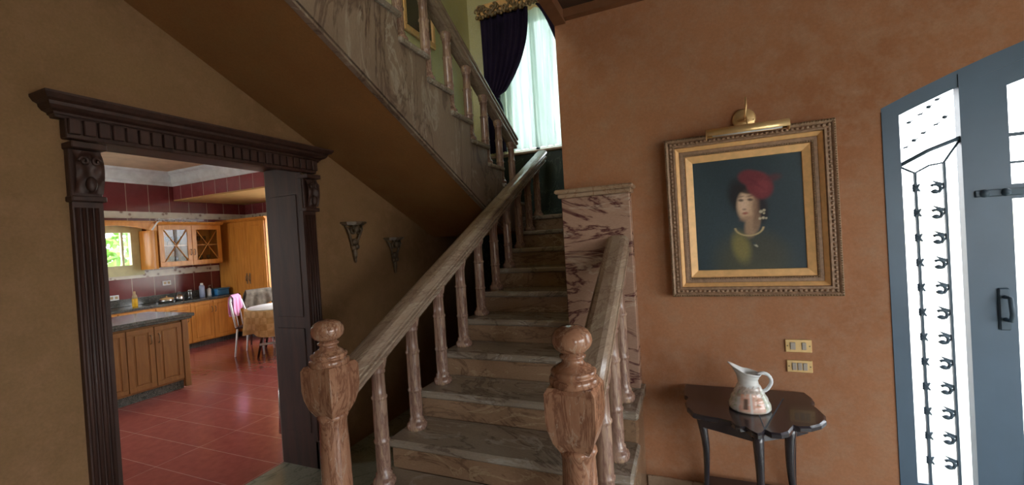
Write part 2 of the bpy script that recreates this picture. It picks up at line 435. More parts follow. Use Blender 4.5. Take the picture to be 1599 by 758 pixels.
# walls behind the camera, with unseen windows added for daylight
mb = MB(); z0, z1 = .6, 2.35
mb.box(XL, 2.4, -3.15, -2.95, 0, CZ); mb.box(3.9, 4.45, -3.15, -2.95, 0, CZ); mb.box(2.4, 3.9, -3.15, -2.95, 0, z0); mb.box(2.4, 3.9, -3.15, -2.95, z1, CZ)
struct('wall_rear', mb, 'olive')
mb = MB(); mb.box(4.25, 4.45, -2.95, -2.0, 0, CZ); mb.box(4.25, 4.45, 1.3, YW, 0, CZ); mb.box(4.25, 4.45, -2.0, 1.3, 0, .3); mb.box(4.25, 4.45, -2.0, 1.3, 2.4, CZ)
struct('wall_right', mb, 'terracotta')
mb = MB(); mb.box(XL, -2.3, -3.15, -2.95, CZ, 5.6); mb.box(.7, 4.45, -3.15, -2.95, CZ, 5.6); mb.box(-2.3, .7, -3.15, -2.95, CZ, 3.95); mb.box(-2.3, .7, -3.15, -2.95, 5.35, 5.6)
struct('wall_rear_upper', mb, 'pale')
# ceilings
mb = MB(); mb.box(XS+.07, 4.45, -3.15, YW, CZ+.03, CZ+.25); mb.box(XL, XS+.07, -3.15, .75, CZ+.03, CZ+.25)
struct('ceiling', mb, 'ceil')
struct('ceiling_upper', MB().box(XK, 4.45, -3.15, YB+.25, 5.6, 5.8), 'pale')
mb = MB()
mb.box(XS, XS+.07, .75, YW, CZ-.035, CZ+.25); mb.box(XS+.07, 4.25, YW-.05, YW, CZ-.02, CZ+.03)
mb.box(XL, XS+.07, .68, .75, CZ-.02, CZ+.25)
struct('trim_1', mb, 'ceiltrim')
# ceiling coffers
mb = MB()
for gx in (-.2, .75, 1.7, 2.65, 3.6):
    mb.box(gx-.03, gx+.03, -2.95, YW-.05, CZ-.01, CZ+.03)
for gy in (2.1, 1.2, .3, -.6, -1.5, -2.4):
    mb.box(XS+.07, 4.25, gy-.03, gy+.03, CZ-.01, CZ+.03)
struct('trim_2', mb, 'ceiltrim')
mb = MB(); mb.box(XS+.4, AX0-.02, YW-.015, YW, 0, .105, .004)
struct('baseboard_front', mb, 'mcap')
struct('ground_outside', MB().box(-20, 20, -16, 26, -.6, -.3), 'ground')

# kitchen shell
KX, KY1, KC = -8.40, 5.9, 3.07
mb = MB(); wy0, wy1, wz0, wz1 = 3.35, 4.02, 1.40, 2.08
mb.box(KX-.2, KX, -.9, wy0, 0, KC); mb.box(KX-.2, KX, wy1, KY1, 0, KC); mb.box(KX-.2, KX, wy0, wy1, 0, wz0); mb.box(KX-.2, KX, wy0, wy1, wz1, KC)
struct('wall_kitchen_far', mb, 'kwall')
mb = MB(); ex0, ex1, ez0, ez1 = -7.04, -3.4, .84, 2.50
mb.box(KX-.2, ex0, KY1, KY1+.2, 0, KC); mb.box(ex1, XK, KY1, KY1+.2, 0, KC); mb.box(ex0, ex1, KY1, KY1+.2, 0, ez0); mb.box(ex0, ex1, KY1, KY1+.2, ez1, KC)
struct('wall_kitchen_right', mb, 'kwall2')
mb = MB(); mb.box(KX-.2, -8.3, -1.1, -.9, 0, KC); mb.box(-6.2, XK, -1.1, -.9, 0, KC); mb.box(-8.3, -6.2, -1.1, -.9, 0, .9); mb.box(-8.3, -6.2, -1.1, -.9, 2.5, KC)
struct('wall_kitchen_left', mb, 'cream')
struct('wall_kitchen_near', MB().box(XK-.02, XK, -.9, DY0, 0, KC).box(XK-.02, XK, DY1, KY1, 0, KC).box(XK-.02, XK, DY0, DY1, DZ+.04, KC), 'cream')
mb = MB().box(KX, XK, -.9, KY1, KC, KC+.15)
struct('ceiling_kitchen', mb, 'tan')
# dropped bulkhead over the tall cupboards, and white cornice
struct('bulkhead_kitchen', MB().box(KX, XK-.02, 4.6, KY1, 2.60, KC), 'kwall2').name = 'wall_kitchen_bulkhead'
struct('ceiling_bulkhead', MB().box(KX, XK-.02, 4.6, KY1, 2.575, 2.60), 'orange')
prof = [(0, 0), (0, -.235), (.02, -.235), (.03, -.20), (.05, -.18), (.055, -.08), (.08, -.05), (.13, -.03), (.15, 0)]
mb = MB()
mb.prism([(KX+a, KC+b_) for a, b_ in prof], -.9, 4.6, 'y')
mb.prism([(4.6-a, KC+b_) for a, b_ in prof], KX, XK, 'x')
struct('trim_3', mb, 'cornice')
mb = MB(); mb.box(KX, KX+.012, -.9, 5.885, 2.26, 2.37); mb.box(KX, XK-.03, KY1-.012, KY1, 2.26, 2.37)
struct('trim_4', mb, 'border')
struct('trim_5', MB().box(KX, KX+.012, -.9, 5.3, 1.27, 1.38), 'border')

# ------------------------------------------------------------------ kitchen window and outside
def window(name, frame, panes, fm):
    e = thing(name, '', 'window'); del e['label']; del e['category']; e['kind'] = 'structure'
    link('window_frame', frame, fm, e); link('pane', panes, 'glass', e); return e
mb = MB()
mb.box(KX-.05, KX+.030, wy0-.05, wy0+.04, wz0-.0799, wz1+.0499); mb.box(KX-.05, KX+.030, wy1-.10, wy1+.06, wz0-.0799, wz1+.0499)
mb.box(KX-.048, KX+.028, wy0-.049, wy1+.059, wz0-.08, wz0+.09); mb.box(KX-.048, KX+.028, wy0-.049, wy1+.059, wz1-.06, wz1+.05)
mb.box(KX-.04, KX+.01, 3.80, 3.83, wz0+.08, wz1-.05)
window('window_1', mb, MB().box(KX-.03, KX-.024, wy0, wy1, wz0, wz1), 'olivef')
mb = MB()
for xx in (ex0, ex0+.9, ex0+1.8, ex0+2.7, ex1-.04): mb.box(xx, xx+.04, KY1+.02, KY1+.08, ez0, ez1)
for zz in (ez0, ez1-.04): mb.box(ex0, ex1, KY1+.02, KY1+.08, zz, zz+.04)
window('window_2', mb, MB().box(ex0, ex1, KY1+.04, KY1+.046, ez0, ez1), 'white')
mb = MB()
for xx in (-8.3, -7.27, -6.24): mb.box(xx, xx+.04, -1.05, -1.0, .9, 2.5)
mb.box(-8.3, -6.2, -1.05, -1.0, .9, .94); mb.box(-8.3, -6.2, -1.05, -1.0, 2.46, 2.5)
window('window_7_added', mb, MB().box(-8.3, -6.2, -1.03, -1.024, .9, 2.5), 'white')  # unseen window added as extra daylight for the kitchen
def tree(loc, rad, label, seed, n_=260):
    R = random.Random(seed); t_ = thing('tree', label, 'tree', (loc[0], loc[1], -.3))
    link('trunk', MB().tube([(loc[0], loc[1], -.3), (loc[0]+.1, loc[1], loc[2]*.5), (loc[0], loc[1]+.1, loc[2])], [.14, .1, .05]), 'dwood', t_)
    mb = MB()
    for i in range(n_):
        d_ = Vector((R.gauss(0, 1), R.gauss(0, 1), R.gauss(0, .9))).normalized()*rad*R.uniform(.5, 1)
        c = Vector(loc)+d_; a = Vector((R.gauss(0, 1), R.gauss(0, 1), R.gauss(0, 1))).normalized(); b_ = a.orthogonal().normalized(); s_ = R.uniform(.12, .26)
        mb.add([c-a*s_, c+b_*s_*.5, c+a*s_, c-b_*s_*.5], [(0, 1, 2, 3)])
    link('crown', mb, 'leaf', t_)
tree((-13.6, 6.3, 1.35), 1.5, 'leafy green tree seen through the small kitchen window', 3, 700)

# ------------------------------------------------------------------ kitchen doorway casing
dc = thing('door_casing', 'dark carved mahogany doorway casing with fluted sides and heavy cornice round the kitchen opening', 'door casing', (XL, 1.62, 0))
fx = -2.46
mb = MB()   # fluted pilasters
def pilaster(y0, y1):
    p = thing('x', '', ''); bpy.data.objects.remove(p)
    mb = MB(); mb.box(XL, fx-.012, y0, y1, 0, 1.83)
    k = 4; wv = (y1-y0)/(k+.4)
    for i in range(k):
        yc = y0+wv*(.7+i)
        mb.tube([(fx-.012, yc, .22), (fx-.012, yc, 1.80)], wv*.40, 8, flat=1)
    mb.box(XL, fx+.012, y0-.01, y1+.01, 0, .20, .005)
    o = link('fluted_pilaster', mb, 'dwood', dc)
    cb = MB()   # carved corbel block
    cb.box(XL, fx, y0-.006, y1+.006, 1.83, 2.08, .004)
    yc = (y0+y1)/2; hw = (y1-y0)/2
    cb.box(XL, fx+.022, y0-.012, y1+.012, 1.825, 1.85, .004)
    cb.box(XL, fx+.05, y0-.012, y1+.012, 2.055, 2.085, .004)
    def surf(u, v):
        yy = y0+(y1-y0)*u; zz = 1.86+.19*v
        dx = .018+.032*math.sin(PI*min(1, v*1.05))**.7*(.5+.5*v)+.010*math.cos((u-.5)*PI*3)*math.sin(PI*v*3)
        return (fx+dx, yy, zz)
    cb.grid(surf, 14, 18)
    for sgn in (-1, 1):
        pts = [(fx+.045, yc+sgn*(hw*.42+.018*math.cos(t)*(1-t/9)), 2.0+.022*math.sin(t)*(1-t/9)) for t in [i*.5 for i in range(16)]]
        cb.tube(pts, .007, 6)
    cb.ball((fx+.04, yc, 1.90), (.02, .02, .035))
    link('carved_capital', cb, 'dwood', o)
    return o
pilaster(.958, DY0); pilaster(DY1, 2.262)
# reveals
mb = MB(); mb.box(XK-.005, fx-.014, DY0+.0005, DY0+.010, 0, DZ+.03); mb.box(XK-.005, fx-.014, DY1-.010, DY1-.0005, 0, DZ+.03)
mb.box(XK-.005, fx-.016, DY0+.01, DY1-.01, DZ, DZ+.03)
for (a, b_) in ((.25, 1.0), (1.08, 1.95)):
    for yy, sg in ((DY0+.010, 1), (DY1-.010, -1)):
        mb.box(XK+.04, fx-.07, yy, yy+sg*.006, a, b_, .003)
link('reveal_panel', mb, 'dwood', dc)
mb = MB(); mb.box(XK-.03, XK-.006, DY0-.10, DY0+.002, 0, DZ+.10); mb.box(XK-.03, XK-.006, DY1+.006, DY1+.10, 0, DZ+.10); mb.box(XK-.03, XK-.006, DY0+.002, DY1+.006, DZ, DZ+.10)
link('kitchen_side_architrave', mb, 'dwood', dc)
ye0, ye1 = .945, 2.275
mb = MB(); mb.box(XL, fx+.012, ye0, ye1, 2.10, 2.185, .004)
link('frieze', mb, 'dwood', dc)
mb = MB()
k = 26; st = (ye1-ye0)/k
for i in range(k): mb.box(XL, fx+.030, ye0+st*(i+.10), ye0+st*(i+.90), 2.118, 2.186, .003)
link('dentil_row', mb, 'dwood', dc)
cp = [(0, 2.185), (.045, 2.185), (.050, 2.195), (.058, 2.196), (.062, 2.205), (.085, 2.212), (.10, 2.225), (.104, 2.238), (.125, 2.245), (.14, 2.262), (.14, 2.272), (0, 2.272)]
v = []; f = []; k = len(cp)
for (y_, sg) in ((ye0, -1), (ye1, 1)):
    for (d_, z_) in cp: v.append((XL+d_, y_+sg*d_*.62, z_))
f = [(j, (j+1) % k, k+(j+1) % k, k+j) for j in range(k)]+[tuple(range(k)), tuple(range(k, 2*k))[::-1]]
mb = MB().add(v, f)
for (y_, sg) in ((ye0, -1), (ye1, 1)):
    v = [(XL, y_+sg*d_*.62, z_) for d_, z_ in cp]+[(XL+d_, y_+sg*d_*.62, z_) for d_, z_ in cp]
    mb.add(v, [(j, j+1, k+j+1, k+j) for j in range(k-1)])
link('cornice', mb, 'dwood', dc)

# ------------------------------------------------------------------ kitchen furniture
def panel_door(parent, x, y0, y1, z0, z1, mat, face=1, knob=None, name='door'):
    """raised-panel door in an X plane facing +X"""
    mb = MB(); mb.box(x, x+.02, y0+.004, y1-.004, z0+.004, z1-.004, .004)
    fr = min(.055, (z1-z0)*.28)
    mb.box(x+.02, x+.026, y0+.004, y1-.004, z1-fr, z1-.004, .002); mb.box(x+.02, x+.026, y0+.004, y1-.004, z0+.004, z0+fr, .002)
    mb.box(x+.02, x+.026, y0+.004, y0+fr, z0+fr, z1-fr, .002); mb.box(x+.02, x+.026, y1-fr, y1-.004, z0+fr, z1-fr, .002)
    mb.box(x+.018, x+.027, y0+fr+.02, y1-fr-.02, z0+fr+.012, z1-fr-.012, .006)
    d_ = link(name, mb, mat, parent)
    if knob:
        ky, kz = knob
        link('handle', MB().tube([(x+.026, ky, kz-.05), (x+.05, ky, kz-.035), (x+.05, ky, kz+.035), (x+.026, ky, kz+.05)], .006, 6), 'dull', d_)
    return d_
# island
isx = -5.61
il = thing('kitchen_island', 'brown panelled kitchen island with dark granite top just inside the doorway', 'kitchen island', (-6.05, 2.3, 0))
link('body', MB().box(-6.45, isx-.02, 1.55, 3.12, .10, .82).box(isx-.03, isx+.012, 3.06, 3.125, .02, .82, .004), 'kwood2', il)
link('plinth', MB().box(-6.40, isx-.05, 1.6, 3.07, 0, .10), 'granite', il)
for i, (a, b_) in enumerate(((1.62, 2.08), (2.09, 2.54), (2.55, 2.78), (2.80, 3.06))):
    pass
for i, (a, b_, kn) in enumerate(((1.60, 2.14, 2.08), (2.14, 2.52, 2.20), (2.52, 2.78, 2.74), (2.78, 3.06, 2.82))):
    panel_door(il, isx-.02, a, b_, .12, .80, 'kwood2', knob=(kn, .66))
mb = MB(); mb.box(-6.52, isx+.045, 1.48, 3.19, .845, .885, .008); mb.box(-6.50, isx+.025, 1.50, 3.17, .82, .85, .006)
link('worktop', mb, 'granite', il)
# base units on the far wall
fxk = -7.86
units = [(2.9, 3.45, 'd', 'base unit below the small window, leftmost in view'), (3.45, 3.93, 'd', 'drawer and door base unit right under the window frame'),
         (3.93, 4.43, 'd', 'drawer and door base unit behind the island corner'), (4.43, 4.80, 'p', 'single door base unit beyond the island corner'), (4.80, 5.22, 'p', 'single door base unit next to the tall cupboard')]
for (a, b_, kd, lb) in units:
    c = thing('base_cabinet', 'honey oak '+lb, 'cabinet', (-8.1, (a+b_)/2, 0), 'base cabinets along the far kitchen wall')
    link('carcass', MB().box(KX+.015, fxk, a+.001, b_-.001, .09, .79), 'kwood', c)
    link('plinth', MB().box(KX+.02, fxk-.05, a+.001, b_-.001, 0, .09), 'granite', c)
    if kd == 'd':
        panel_door(c, fxk, a, b_, .62, .775, 'kwood', name='drawer', knob=None)
        link('handle', MB().tube([(fxk+.026, (a+b_)/2-.05, .70), (fxk+.045, (a+b_)/2-.04, .70), (fxk+.045, (a+b_)/2+.04, .70), (fxk+.026, (a+b_)/2+.05, .70)], .006, 6), 'dull', c)
        panel_door(c, fxk, a, b_, .10, .61, 'kwood', knob=(b_-.05, .52))
    else:
        panel_door(c, fxk, a, b_, .10, .775, 'kwood', knob=((b_-.03) if a < 4.6 else a+.03, .62))
wt = link('worktop', MB().box(KX+.001, fxk+.035, 2.9, 5.295, .79, .83, .006).box(KX+.001, KX+.025, 2.9, 5.295, .83, .95, .003), 'granite')
tag(wt, 'dark speckled granite worktop along the far kitchen wall', 'worktop')
# tall cupboard (faces -Y)
ty = 5.30
tcb = thing('tall_cupboard', 'tall honey oak cupboard with two long doors beside the glazed cabinet', 'cupboard', (-7.6, 5.6, 0))
link('carcass', MB().box(KX+.02, -7.06, ty+.022, KY1-.015, .09, 2.17), 'kwood', tcb)
link('plinth', MB().box(KX+.02, -7.08, ty+.05, KY1-.02, 0, .09), 'granite', tcb)
mbc = MB(); mbc.prism([(ty+.02, 2.17), (ty-.0, 2.18), (ty-.03, 2.215), (ty-.03, 2.225), (KY1-.02, 2.225), (KY1-.02, 2.17)], KX+.02, -7.03, 'x')
link('crown_moulding', mbc, 'kwood', tcb)
def ydoor(parent, x0, x1, z0, z1, y, kx):
    mb = MB(); mb.box(x0+.004, x1-.004, y, y+.02, z0, z1, .004)
    fr = .07
    for (p, q, r_, s_) in ((x0+.004, x1-.004, z1-fr, z1), (x0+.004, x1-.004, z0, z0+fr), (x0+.004, x0+fr, z0+fr, z1-fr), (x1-fr, x1-.004, z0+fr, z1-fr)):
        mb.box(p, q, y-.007, y, r_, s_, .002)
    mb.box(x0+fr+.02, x1-fr-.02, y-.008, y+.001, z0+fr+.02, z1-fr-.02, .006)
    d_ = link('door', mb, 'kwood', parent)
    link('handle', MB().box(kx-.018, kx+.018, y-.012, y-.007, 1.0, 1.2, .002).tube([(kx, y-.01, 1.05), (kx, y-.035, 1.07), (kx, y-.035, 1.14), (kx, y-.01, 1.16)], .006, 6), 'dull', d_)
ydoor(tcb, -7.96, -7.56, .11, 2.15, ty, -7.60)
ydoor(tcb, -7.56, -7.07, .11, 2.15, ty, -7.52)
link('side_filler', MB().box(KX+.02, -7.965, ty, ty+.02, .10, 2.16, .003), 'kwood', tcb)
# glazed wall cabinet
gx = -8.05
wc = thing('wall_cabinet', 'honey oak wall cabinet with two glass doors crossed by wooden bars', 'wall cabinet', (-8.2, 4.66, 1.42))
mb = MB(); mb.box(KX+.015, gx-.02, 4.15, 4.17, 1.42, 2.13); mb.box(KX+.015, gx-.02, 5.14, 5.16, 1.42, 2.13); mb.box(KX+.015, gx-.02, 4.15, 5.16, 1.42, 1.44)
mb.box(KX+.015, gx-.02, 4.15, 5.16, 2.11, 2.13); mb.box(KX+.015, gx-.02, 4.645, 4.665, 1.44, 2.11); mb.box(KX+.013, KX+.02, 4.15, 5.16, 1.42, 2.13)
link('carcass', mb, 'kwood', wc)
link('shelf', MB().box(KX+.02, gx-.04, 4.17, 5.14, 1.765, 1.785), 'kwood', wc)
link('crown_moulding', MB().prism([(gx-.02, 2.13), (gx+.01, 2.135), (gx+.035, 2.17), (gx+.035, 2.18), (KX+.015, 2.18), (KX+.015, 2.13)], 4.12, 5.19, 'y'), 'kwood', wc)
for (a, b_, kn) in ((4.15, 4.655, 4.625), (4.655, 5.16, 4.685)):
    mb = MB(); fr = .075
    mb.box(gx-.02, gx, a+.003, b_-.003, 2.12-fr, 2.12, .003); mb.box(gx-.02, gx, a+.003, b_-.003, 1.43, 1.43+fr, .003)
    mb.box(gx-.02, gx, a+.003, a+fr, 1.43+fr, 2.12-fr, .003); mb.box(gx-.02, gx, b_-fr, b_-.003, 1.43+fr, 2.12-fr, .003)
    d_ = link('door', mb, 'kwood', wc)
    link('pane', MB().box(gx-.013, gx-.010, a+fr, b_-fr, 1.43+fr, 2.12-fr), 'glass', d_)
    m2 = MB(); ya, yb, za, zb = a+fr, b_-fr, 1.43+fr, 2.12-fr
    for s_ in (0, 1):
        p, q = ((ya, za), (yb, zb)) if s_ else ((ya, zb), (yb, za))
        m2.tube([(gx-.003, p[0], p[1]), (gx-.003, q[0], q[1])], .008, 4)
    link('crossed_bars', m2, 'kwood', d_)
    link('handle', MB().tube([(gx, kn, 1.60), (gx+.025, kn, 1.615), (gx+.025, kn, 1.685), (gx, kn, 1.70)], .006, 6), 'dull', d_)
# glasses inside
gl = thing('drinking_glass', 'leftmost of 4 stemmed glasses on middle shelf behind left glass door', 'glass', (-8.2, 4.27, 1.785), 'glasses in the glazed cabinet')
link('bowl', MB().lathe([(.004, .06), (.026, .075), (.033, .10), (.030, .15), (.029, .15), (.030, .10), (.022, .08), (.002, .065)], (-8.2, 4.27, 1.785), 12), 'gware', gl)
link('stem', MB().lathe([(.028, 0), (.026, .004), (.004, .008), (.004, .06), (.006, .064)], (-8.2, 4.27, 1.785), 12), 'gware', gl)
GL = ((.09, 0), (.18, 0), (.27, 0), (.48, 0), (.58, 0), (.68, 0), (.02, -.345), (.14, -.345), (.22, -.345), (.32, -.345), (.50, -.345), (.62, -.345), (.74, -.345))
for (dy, dz) in GL:
    side = 'left' if dy < .4 else 'right'; row_ = [q for q in GL if q[1] == dz and (q[0] < .4) == (dy < .4)]
    if dz == 0 and side == 'left': row_ = [(0, 0)]+row_
    k_ = row_.index((dy, dz)); nm = {2: ['left', 'right'], 3: ['leftmost', 'middle', 'rightmost'], 4: ['leftmost', 'second from left', 'third from left', 'rightmost']}[len(row_)][k_]
    dup(gl, (random.uniform(-.05, .03), dy, dz), '%s of %d stemmed glasses on %s behind %s glass door' % (nm, len(row_), 'middle shelf' if dz == 0 else 'cabinet floor', side))
# dried branches on top of the cabinet
mb = MB(); R = random.Random(5)
for i in range(16):
    y0_ = 4.2+i*.035; mb.tube([(-8.2, y0_, 2.185), (-8.15+R.uniform(-.05, .05), y0_+R.uniform(-.1, .1), 2.22), (-8.1+R.uniform(-.04, .04), y0_+R.uniform(-.22, .22), 2.20+R.uniform(.0, .05))], .005, 5)
mb.tube([(-8.08, 4.22, 2.20), (-8.0, 4.12, 2.17), (-7.98, 4.03, 2.04)], .012, 6)
tag(link('dried_branch', mb, 'white', loc=(-8.2, 4.5, 2.185)), 'pale dried branches lying on top of the glazed wall cabinet', 'branch')
# curved wooden valance / end panel by the window
wp = thing('window_valance', 'honey oak arched valance and curved side panel over the small kitchen window', 'valance', (-8.2, 3.7, 1.4))
poly = [(3.0, 2.17), (4.14, 2.17), (4.14, 2.03)]+[(4.10-.95*i/14, 2.03+.085*math.sin(PI*(i/14)*.95)) for i in range(15)]+[(3.0, 2.02)]
link('arched_board', MB().prism(poly, -8.10, -8.06, 'x').prism([(3.0, 2.17), (4.14, 2.17), (4.14, 2.19), (3.0, 2.19)], -8.38, -8.03, 'x'), 'kwood', wp)
mb = MB()
mb.grid(lambda u, v: (KX+.02+.33*math.sin(u*PI/2), 4.145-.02-.09*math.cos(u*PI/2)**1, 1.40+.64*v), 10, 2)
mb.box(KX+.015, KX+.03, 4.03, 4.14, 1.40, 2.04); mb.box(KX+.015, gx-.03, 4.13, 4.145, 1.40, 2.04)
link('curved_side', mb, 'kwood', wp)
# small things on the worktop
def counter(name, label, cat, y, x=-8.12): return thing(name, label, cat, (x, y, .83))
Z = .83
t_ = counter('bottle', 'yellow bottle with pale cap at the window end of the worktop', 'bottle', 3.80)
link('body', MB().lathe([(.032, 0), (.036, .01), (.036, .11), (.034, .13)], (-8.12, 3.80, Z), 16), 'yellow', t_)
link('neck', MB().lathe([(.034, .13), (.030, .17), (.016, .20), (.016, .24), (.002, .245)], (-8.12, 3.80, Z), 16), 'beige', t_)
t_ = counter('frying_pan', 'shiny steel pan with lid on the worktop below the socket', 'pan', 4.24)
link('body', MB().lathe([(.08, 0), (.10, .02), (.10, .05), (.098, .05), (.002, .052)], (-8.12, 4.24, Z), 20), 'steel', t_)
link('lid', MB().lathe([(.098, .052), (.09, .065), (.04, .08), (.008, .085), (.012, .10), (.002, .105)], (-8.12, 4.24, Z), 20), 'brass', t_)
t_ = counter('kettle', 'steel kettle with arched handle beside the shiny pan', 'kettle', 4.43)
link('body', MB().lathe([(.055, 0), (.065, .02), (.06, .07), (.035, .10), (.002, .11)], (-8.12, 4.43, Z), 20), 'steel', t_)
link('handle', MB().tube([(-8.12, 4.43+.05*math.cos(a), Z+.08+.07*math.sin(a)) for a in [PI*i/8 for i in range(9)]], .005, 6), 'table', t_)
t_ = counter('glass_jar', 'clear glass jar with lid between the kettle and the tall blue bottle', 'jar', 4.60)
link('body', MB().lathe([(.035, 0), (.038, .01), (.038, .12), (.03, .14)], (-8.12, 4.60, Z), 16), 'gware', t_)
link('lid', MB().lathe([(.032, .14), (.032, .16), (.008, .165)], (-8.12, 4.60, Z), 16), 'steel', t_)
t_ = counter('bottle', 'tall pale blue bottle at the right end of the worktop', 'bottle', 4.80)
link('body', MB().lathe([(.038, 0), (.042, .01), (.042, .19), (.03, .215)], (-8.12, 4.80, Z), 16), 'pblue', t_)
link('cap', MB().lathe([(.024, .215), (.022, .25), (.002, .252)], (-8.12, 4.80, Z), 16), 'white', t_)
t_ = counter('spray_bottle', 'white bottle with pump between the pale blue bottle and the blue box', 'bottle', 4.92)
link('body', MB().lathe([(.03, 0), (.035, .01), (.034, .12), (.014, .15)], (-8.12, 4.92, Z), 16), 'white', t_)
link('pump', MB().lathe([(.012, .15), (.012, .19)], (-8.12, 4.92, Z), 10).tube([(-8.12, 4.92, Z+.19), (-8.07, 4.92, Z+.195)], .008, 6), 'jacket', t_)
t_ = counter('storage_box', 'blue plastic storage box at the worktop end by the tall cupboard', 'box', 5.10)
link('body', MB().box(-8.20, -8.02, 5.0, 5.22, Z, Z+.10, .01), 'blue', t_)
link('lid', MB().box(-8.21, -8.01, 4.99, 5.23, Z+.10, Z+.12, .006), 'blue', t_)
def socket(y, z, label):
    t_ = thing('wall_socket', label, 'socket', (KX, y, z))
    link('plate', MB().box(KX+.0005, KX+.012, y-.065, y+.065, z-.04, z+.04, .003), 'white', t_)
    for dy in (-.03, .03): link('outlet', MB().box(KX+.012, KX+.016, y+dy-.018, y+dy+.018, z-.02, z+.02, .002), 'beige', t_)
socket(4.40, 1.14, 'cream double socket on burgundy tiles left of the blue bottle')
socket(3.66, .99, 'cream double socket on burgundy tiles low beneath the small window')

# round kitchen table with cloth
tcx, tcy, tz = -5.96, 4.72, .70
kt = thing('dining_table', 'round kitchen table on splayed legs under a checked cloth', 'table', (tcx, tcy, 0))
link('tabletop', MB().lathe([(.52, tz-.03), (.53, tz-.025), (.53, tz-.006), (.52, tz-.001)], (tcx, tcy, 0), 40), 'dwood', kt)
lg = [(-.40, 0), (0, -.40), (.40, 0), (0, .40)]
for (a, b_) in lg:
    link('leg', MB().tube([(tcx+a*.9, tcy+b_*.9, tz-.03), (tcx+a*1.0, tcy+b_*1.0, .3), (tcx+a*1.22, tcy+b_*1.22, 0)], [.02, .018, .016], 8), 'dwood', kt)
for sg in (-1, 1): link('stretcher', MB().tube([(tcx, tcy+sg*.45, .19), (tcx-sg*.45, tcy, .19)], .02, 6), 'white', kt)
def drape(u, v):
    a = 2*PI*u
    if v < .25: r_ = .53*v/.25; z_ = tz+.004
    else:
        t = (v-.25)/.75; fold = .028*math.sin(a*9)+.018*math.sin(a*5+1)
        r_ = .54+(.035+fold)*t; z_ = tz+.004-(.33+.05*abs(math.sin(a*2)))*t
        if t < .12: z_ = tz+.004-.01*(t/.12)
    return (tcx+r_*math.cos(a), tcy+r_*math.sin(a), z_)
o = link('tablecloth', MB().grid(drape, 96, 24), 'cloth', loc=(tcx, tcy, tz)); tag(o, 'orange and cream checked cloth hanging over the round kitchen table', 'tablecloth')
o = link('table_cover', MB().lathe([(.50, tz+.008), (.505, tz+.012), (.50, tz+.018)], (tcx, tcy, 0), 48), 'white', loc=(tcx, tcy, tz)); tag(o, 'round white cover lying on top of the checked cloth', 'table cover')
def kchair(cx_, cy_, ang, mat, label):
    t_ = thing('kitchen_chair', label, 'chair', (cx_, cy_, 0)); t_.rotation_euler = (0, 0, ang)
    def L(name, mb, mt):   # local coordinates
        me = mb.mesh(name); me.materials.append(M[mt]); o_ = bpy.data.objects.new(name, me); C.objects.link(o_); o_.parent = t_
    L('seat', MB().box(-.2, .2, -.2, .2, .42, .45, .012), 'dwood')
    for a in (-.17, .17):
        L('leg', MB().tube([(a, .17, .42), (a*1.1, .19, 0)], .014, 8), mat)
        L('leg', MB().tube([(a, -.17, .45), (a*1.1, -.22, 0)], .014, 8), mat)
    L('backrest', MB().tube([(-.19, -.18, .44), (-.20, -.21, .65), (-.17, -.25, .83), (-.09, -.27, .90), (.09, -.27, .90), (.17, -.25, .83), (.20, -.21, .65), (.19, -.18, .44)], .016, 8)
      .tube([(-.07, -.2, .45), (-.07, -.26, .89)], .008, 6).tube([(.07, -.2, .45), (.07, -.26, .89)], .008, 6), mat)
    return t_
kchair(-6.35, 4.49, -1.026, 'white', 'white framed kitchen chair at the round table draped with a pink cloth')
kchair(-6.72, 4.98, -1.816, 'dwood', 'dark kitchen chair behind the round table under a grey-brown jacket')
def cloth_over(name, c, wdt, top, drop, d, mat, label, cat, nrm=(1, 0)):
    t = Vector((-nrm[1], nrm[0], 0)); nn = Vector((nrm[0], nrm[1], 0))
    def fn(u, v):
        s = (v-.5)*2; a = abs(s)
        fold = .014*math.sin(u*17)+.01*math.sin(u*31+2)
        off = math.copysign(min(1, a*5), s)*d*(1+.2*a)+fold*a
        return Vector(c)+t*((u-.5)*wdt*(1+.15*a+.06*math.sin(v*9)))+nn*off+Vector((0, 0, top-drop*a*(.8+.2*math.sin(u*5))+(.012 if a < .2 else 0)))
    o_ = link(name, MB().grid(fn, 26, 30), mat, loc=c, solid=.006); tag(o_, label, cat)
cloth_over('folded_cloth', (-6.577, 4.353, 0), .24, .925, .33, .035, 'pink', 'pink cloth hanging over the back of the white kitchen chair', 'cloth', (.855, .518))
cloth_over('jacket', (-6.977, 5.044, 0), .44, .925, .36, .05, 'jacket', 'grey-brown jacket slung over a chair behind the round table', 'jacket', (.970, -.243))
# chrome chair half hidden behind the right jamb: only its foot loop shows
cc = thing('chrome_chair', 'chrome tube chair mostly hidden behind the right jamb, only its foot showing', 'chair', (-3.02, 2.72, 0))
link('frame', MB().tube([(-3.20, 2.95, .44), (-3.20, 2.52, .44), (-3.24, 2.47, .40), (-3.24, 2.45, .03), (-3.24, 2.48, .01), (-3.24, 2.98, .01), (-2.94, 2.98, .01), (-2.94, 2.48, .01), (-2.94, 2.45, .03), (-2.94, 2.47, .40), (-2.94, 2.52, .44), (-2.94, 2.95, .44)], .011, 8), 'steel', cc)
link('seat', MB().box(-3.23, -2.92, 2.50, 2.95, .452, .49, .015), 'jacket', cc)

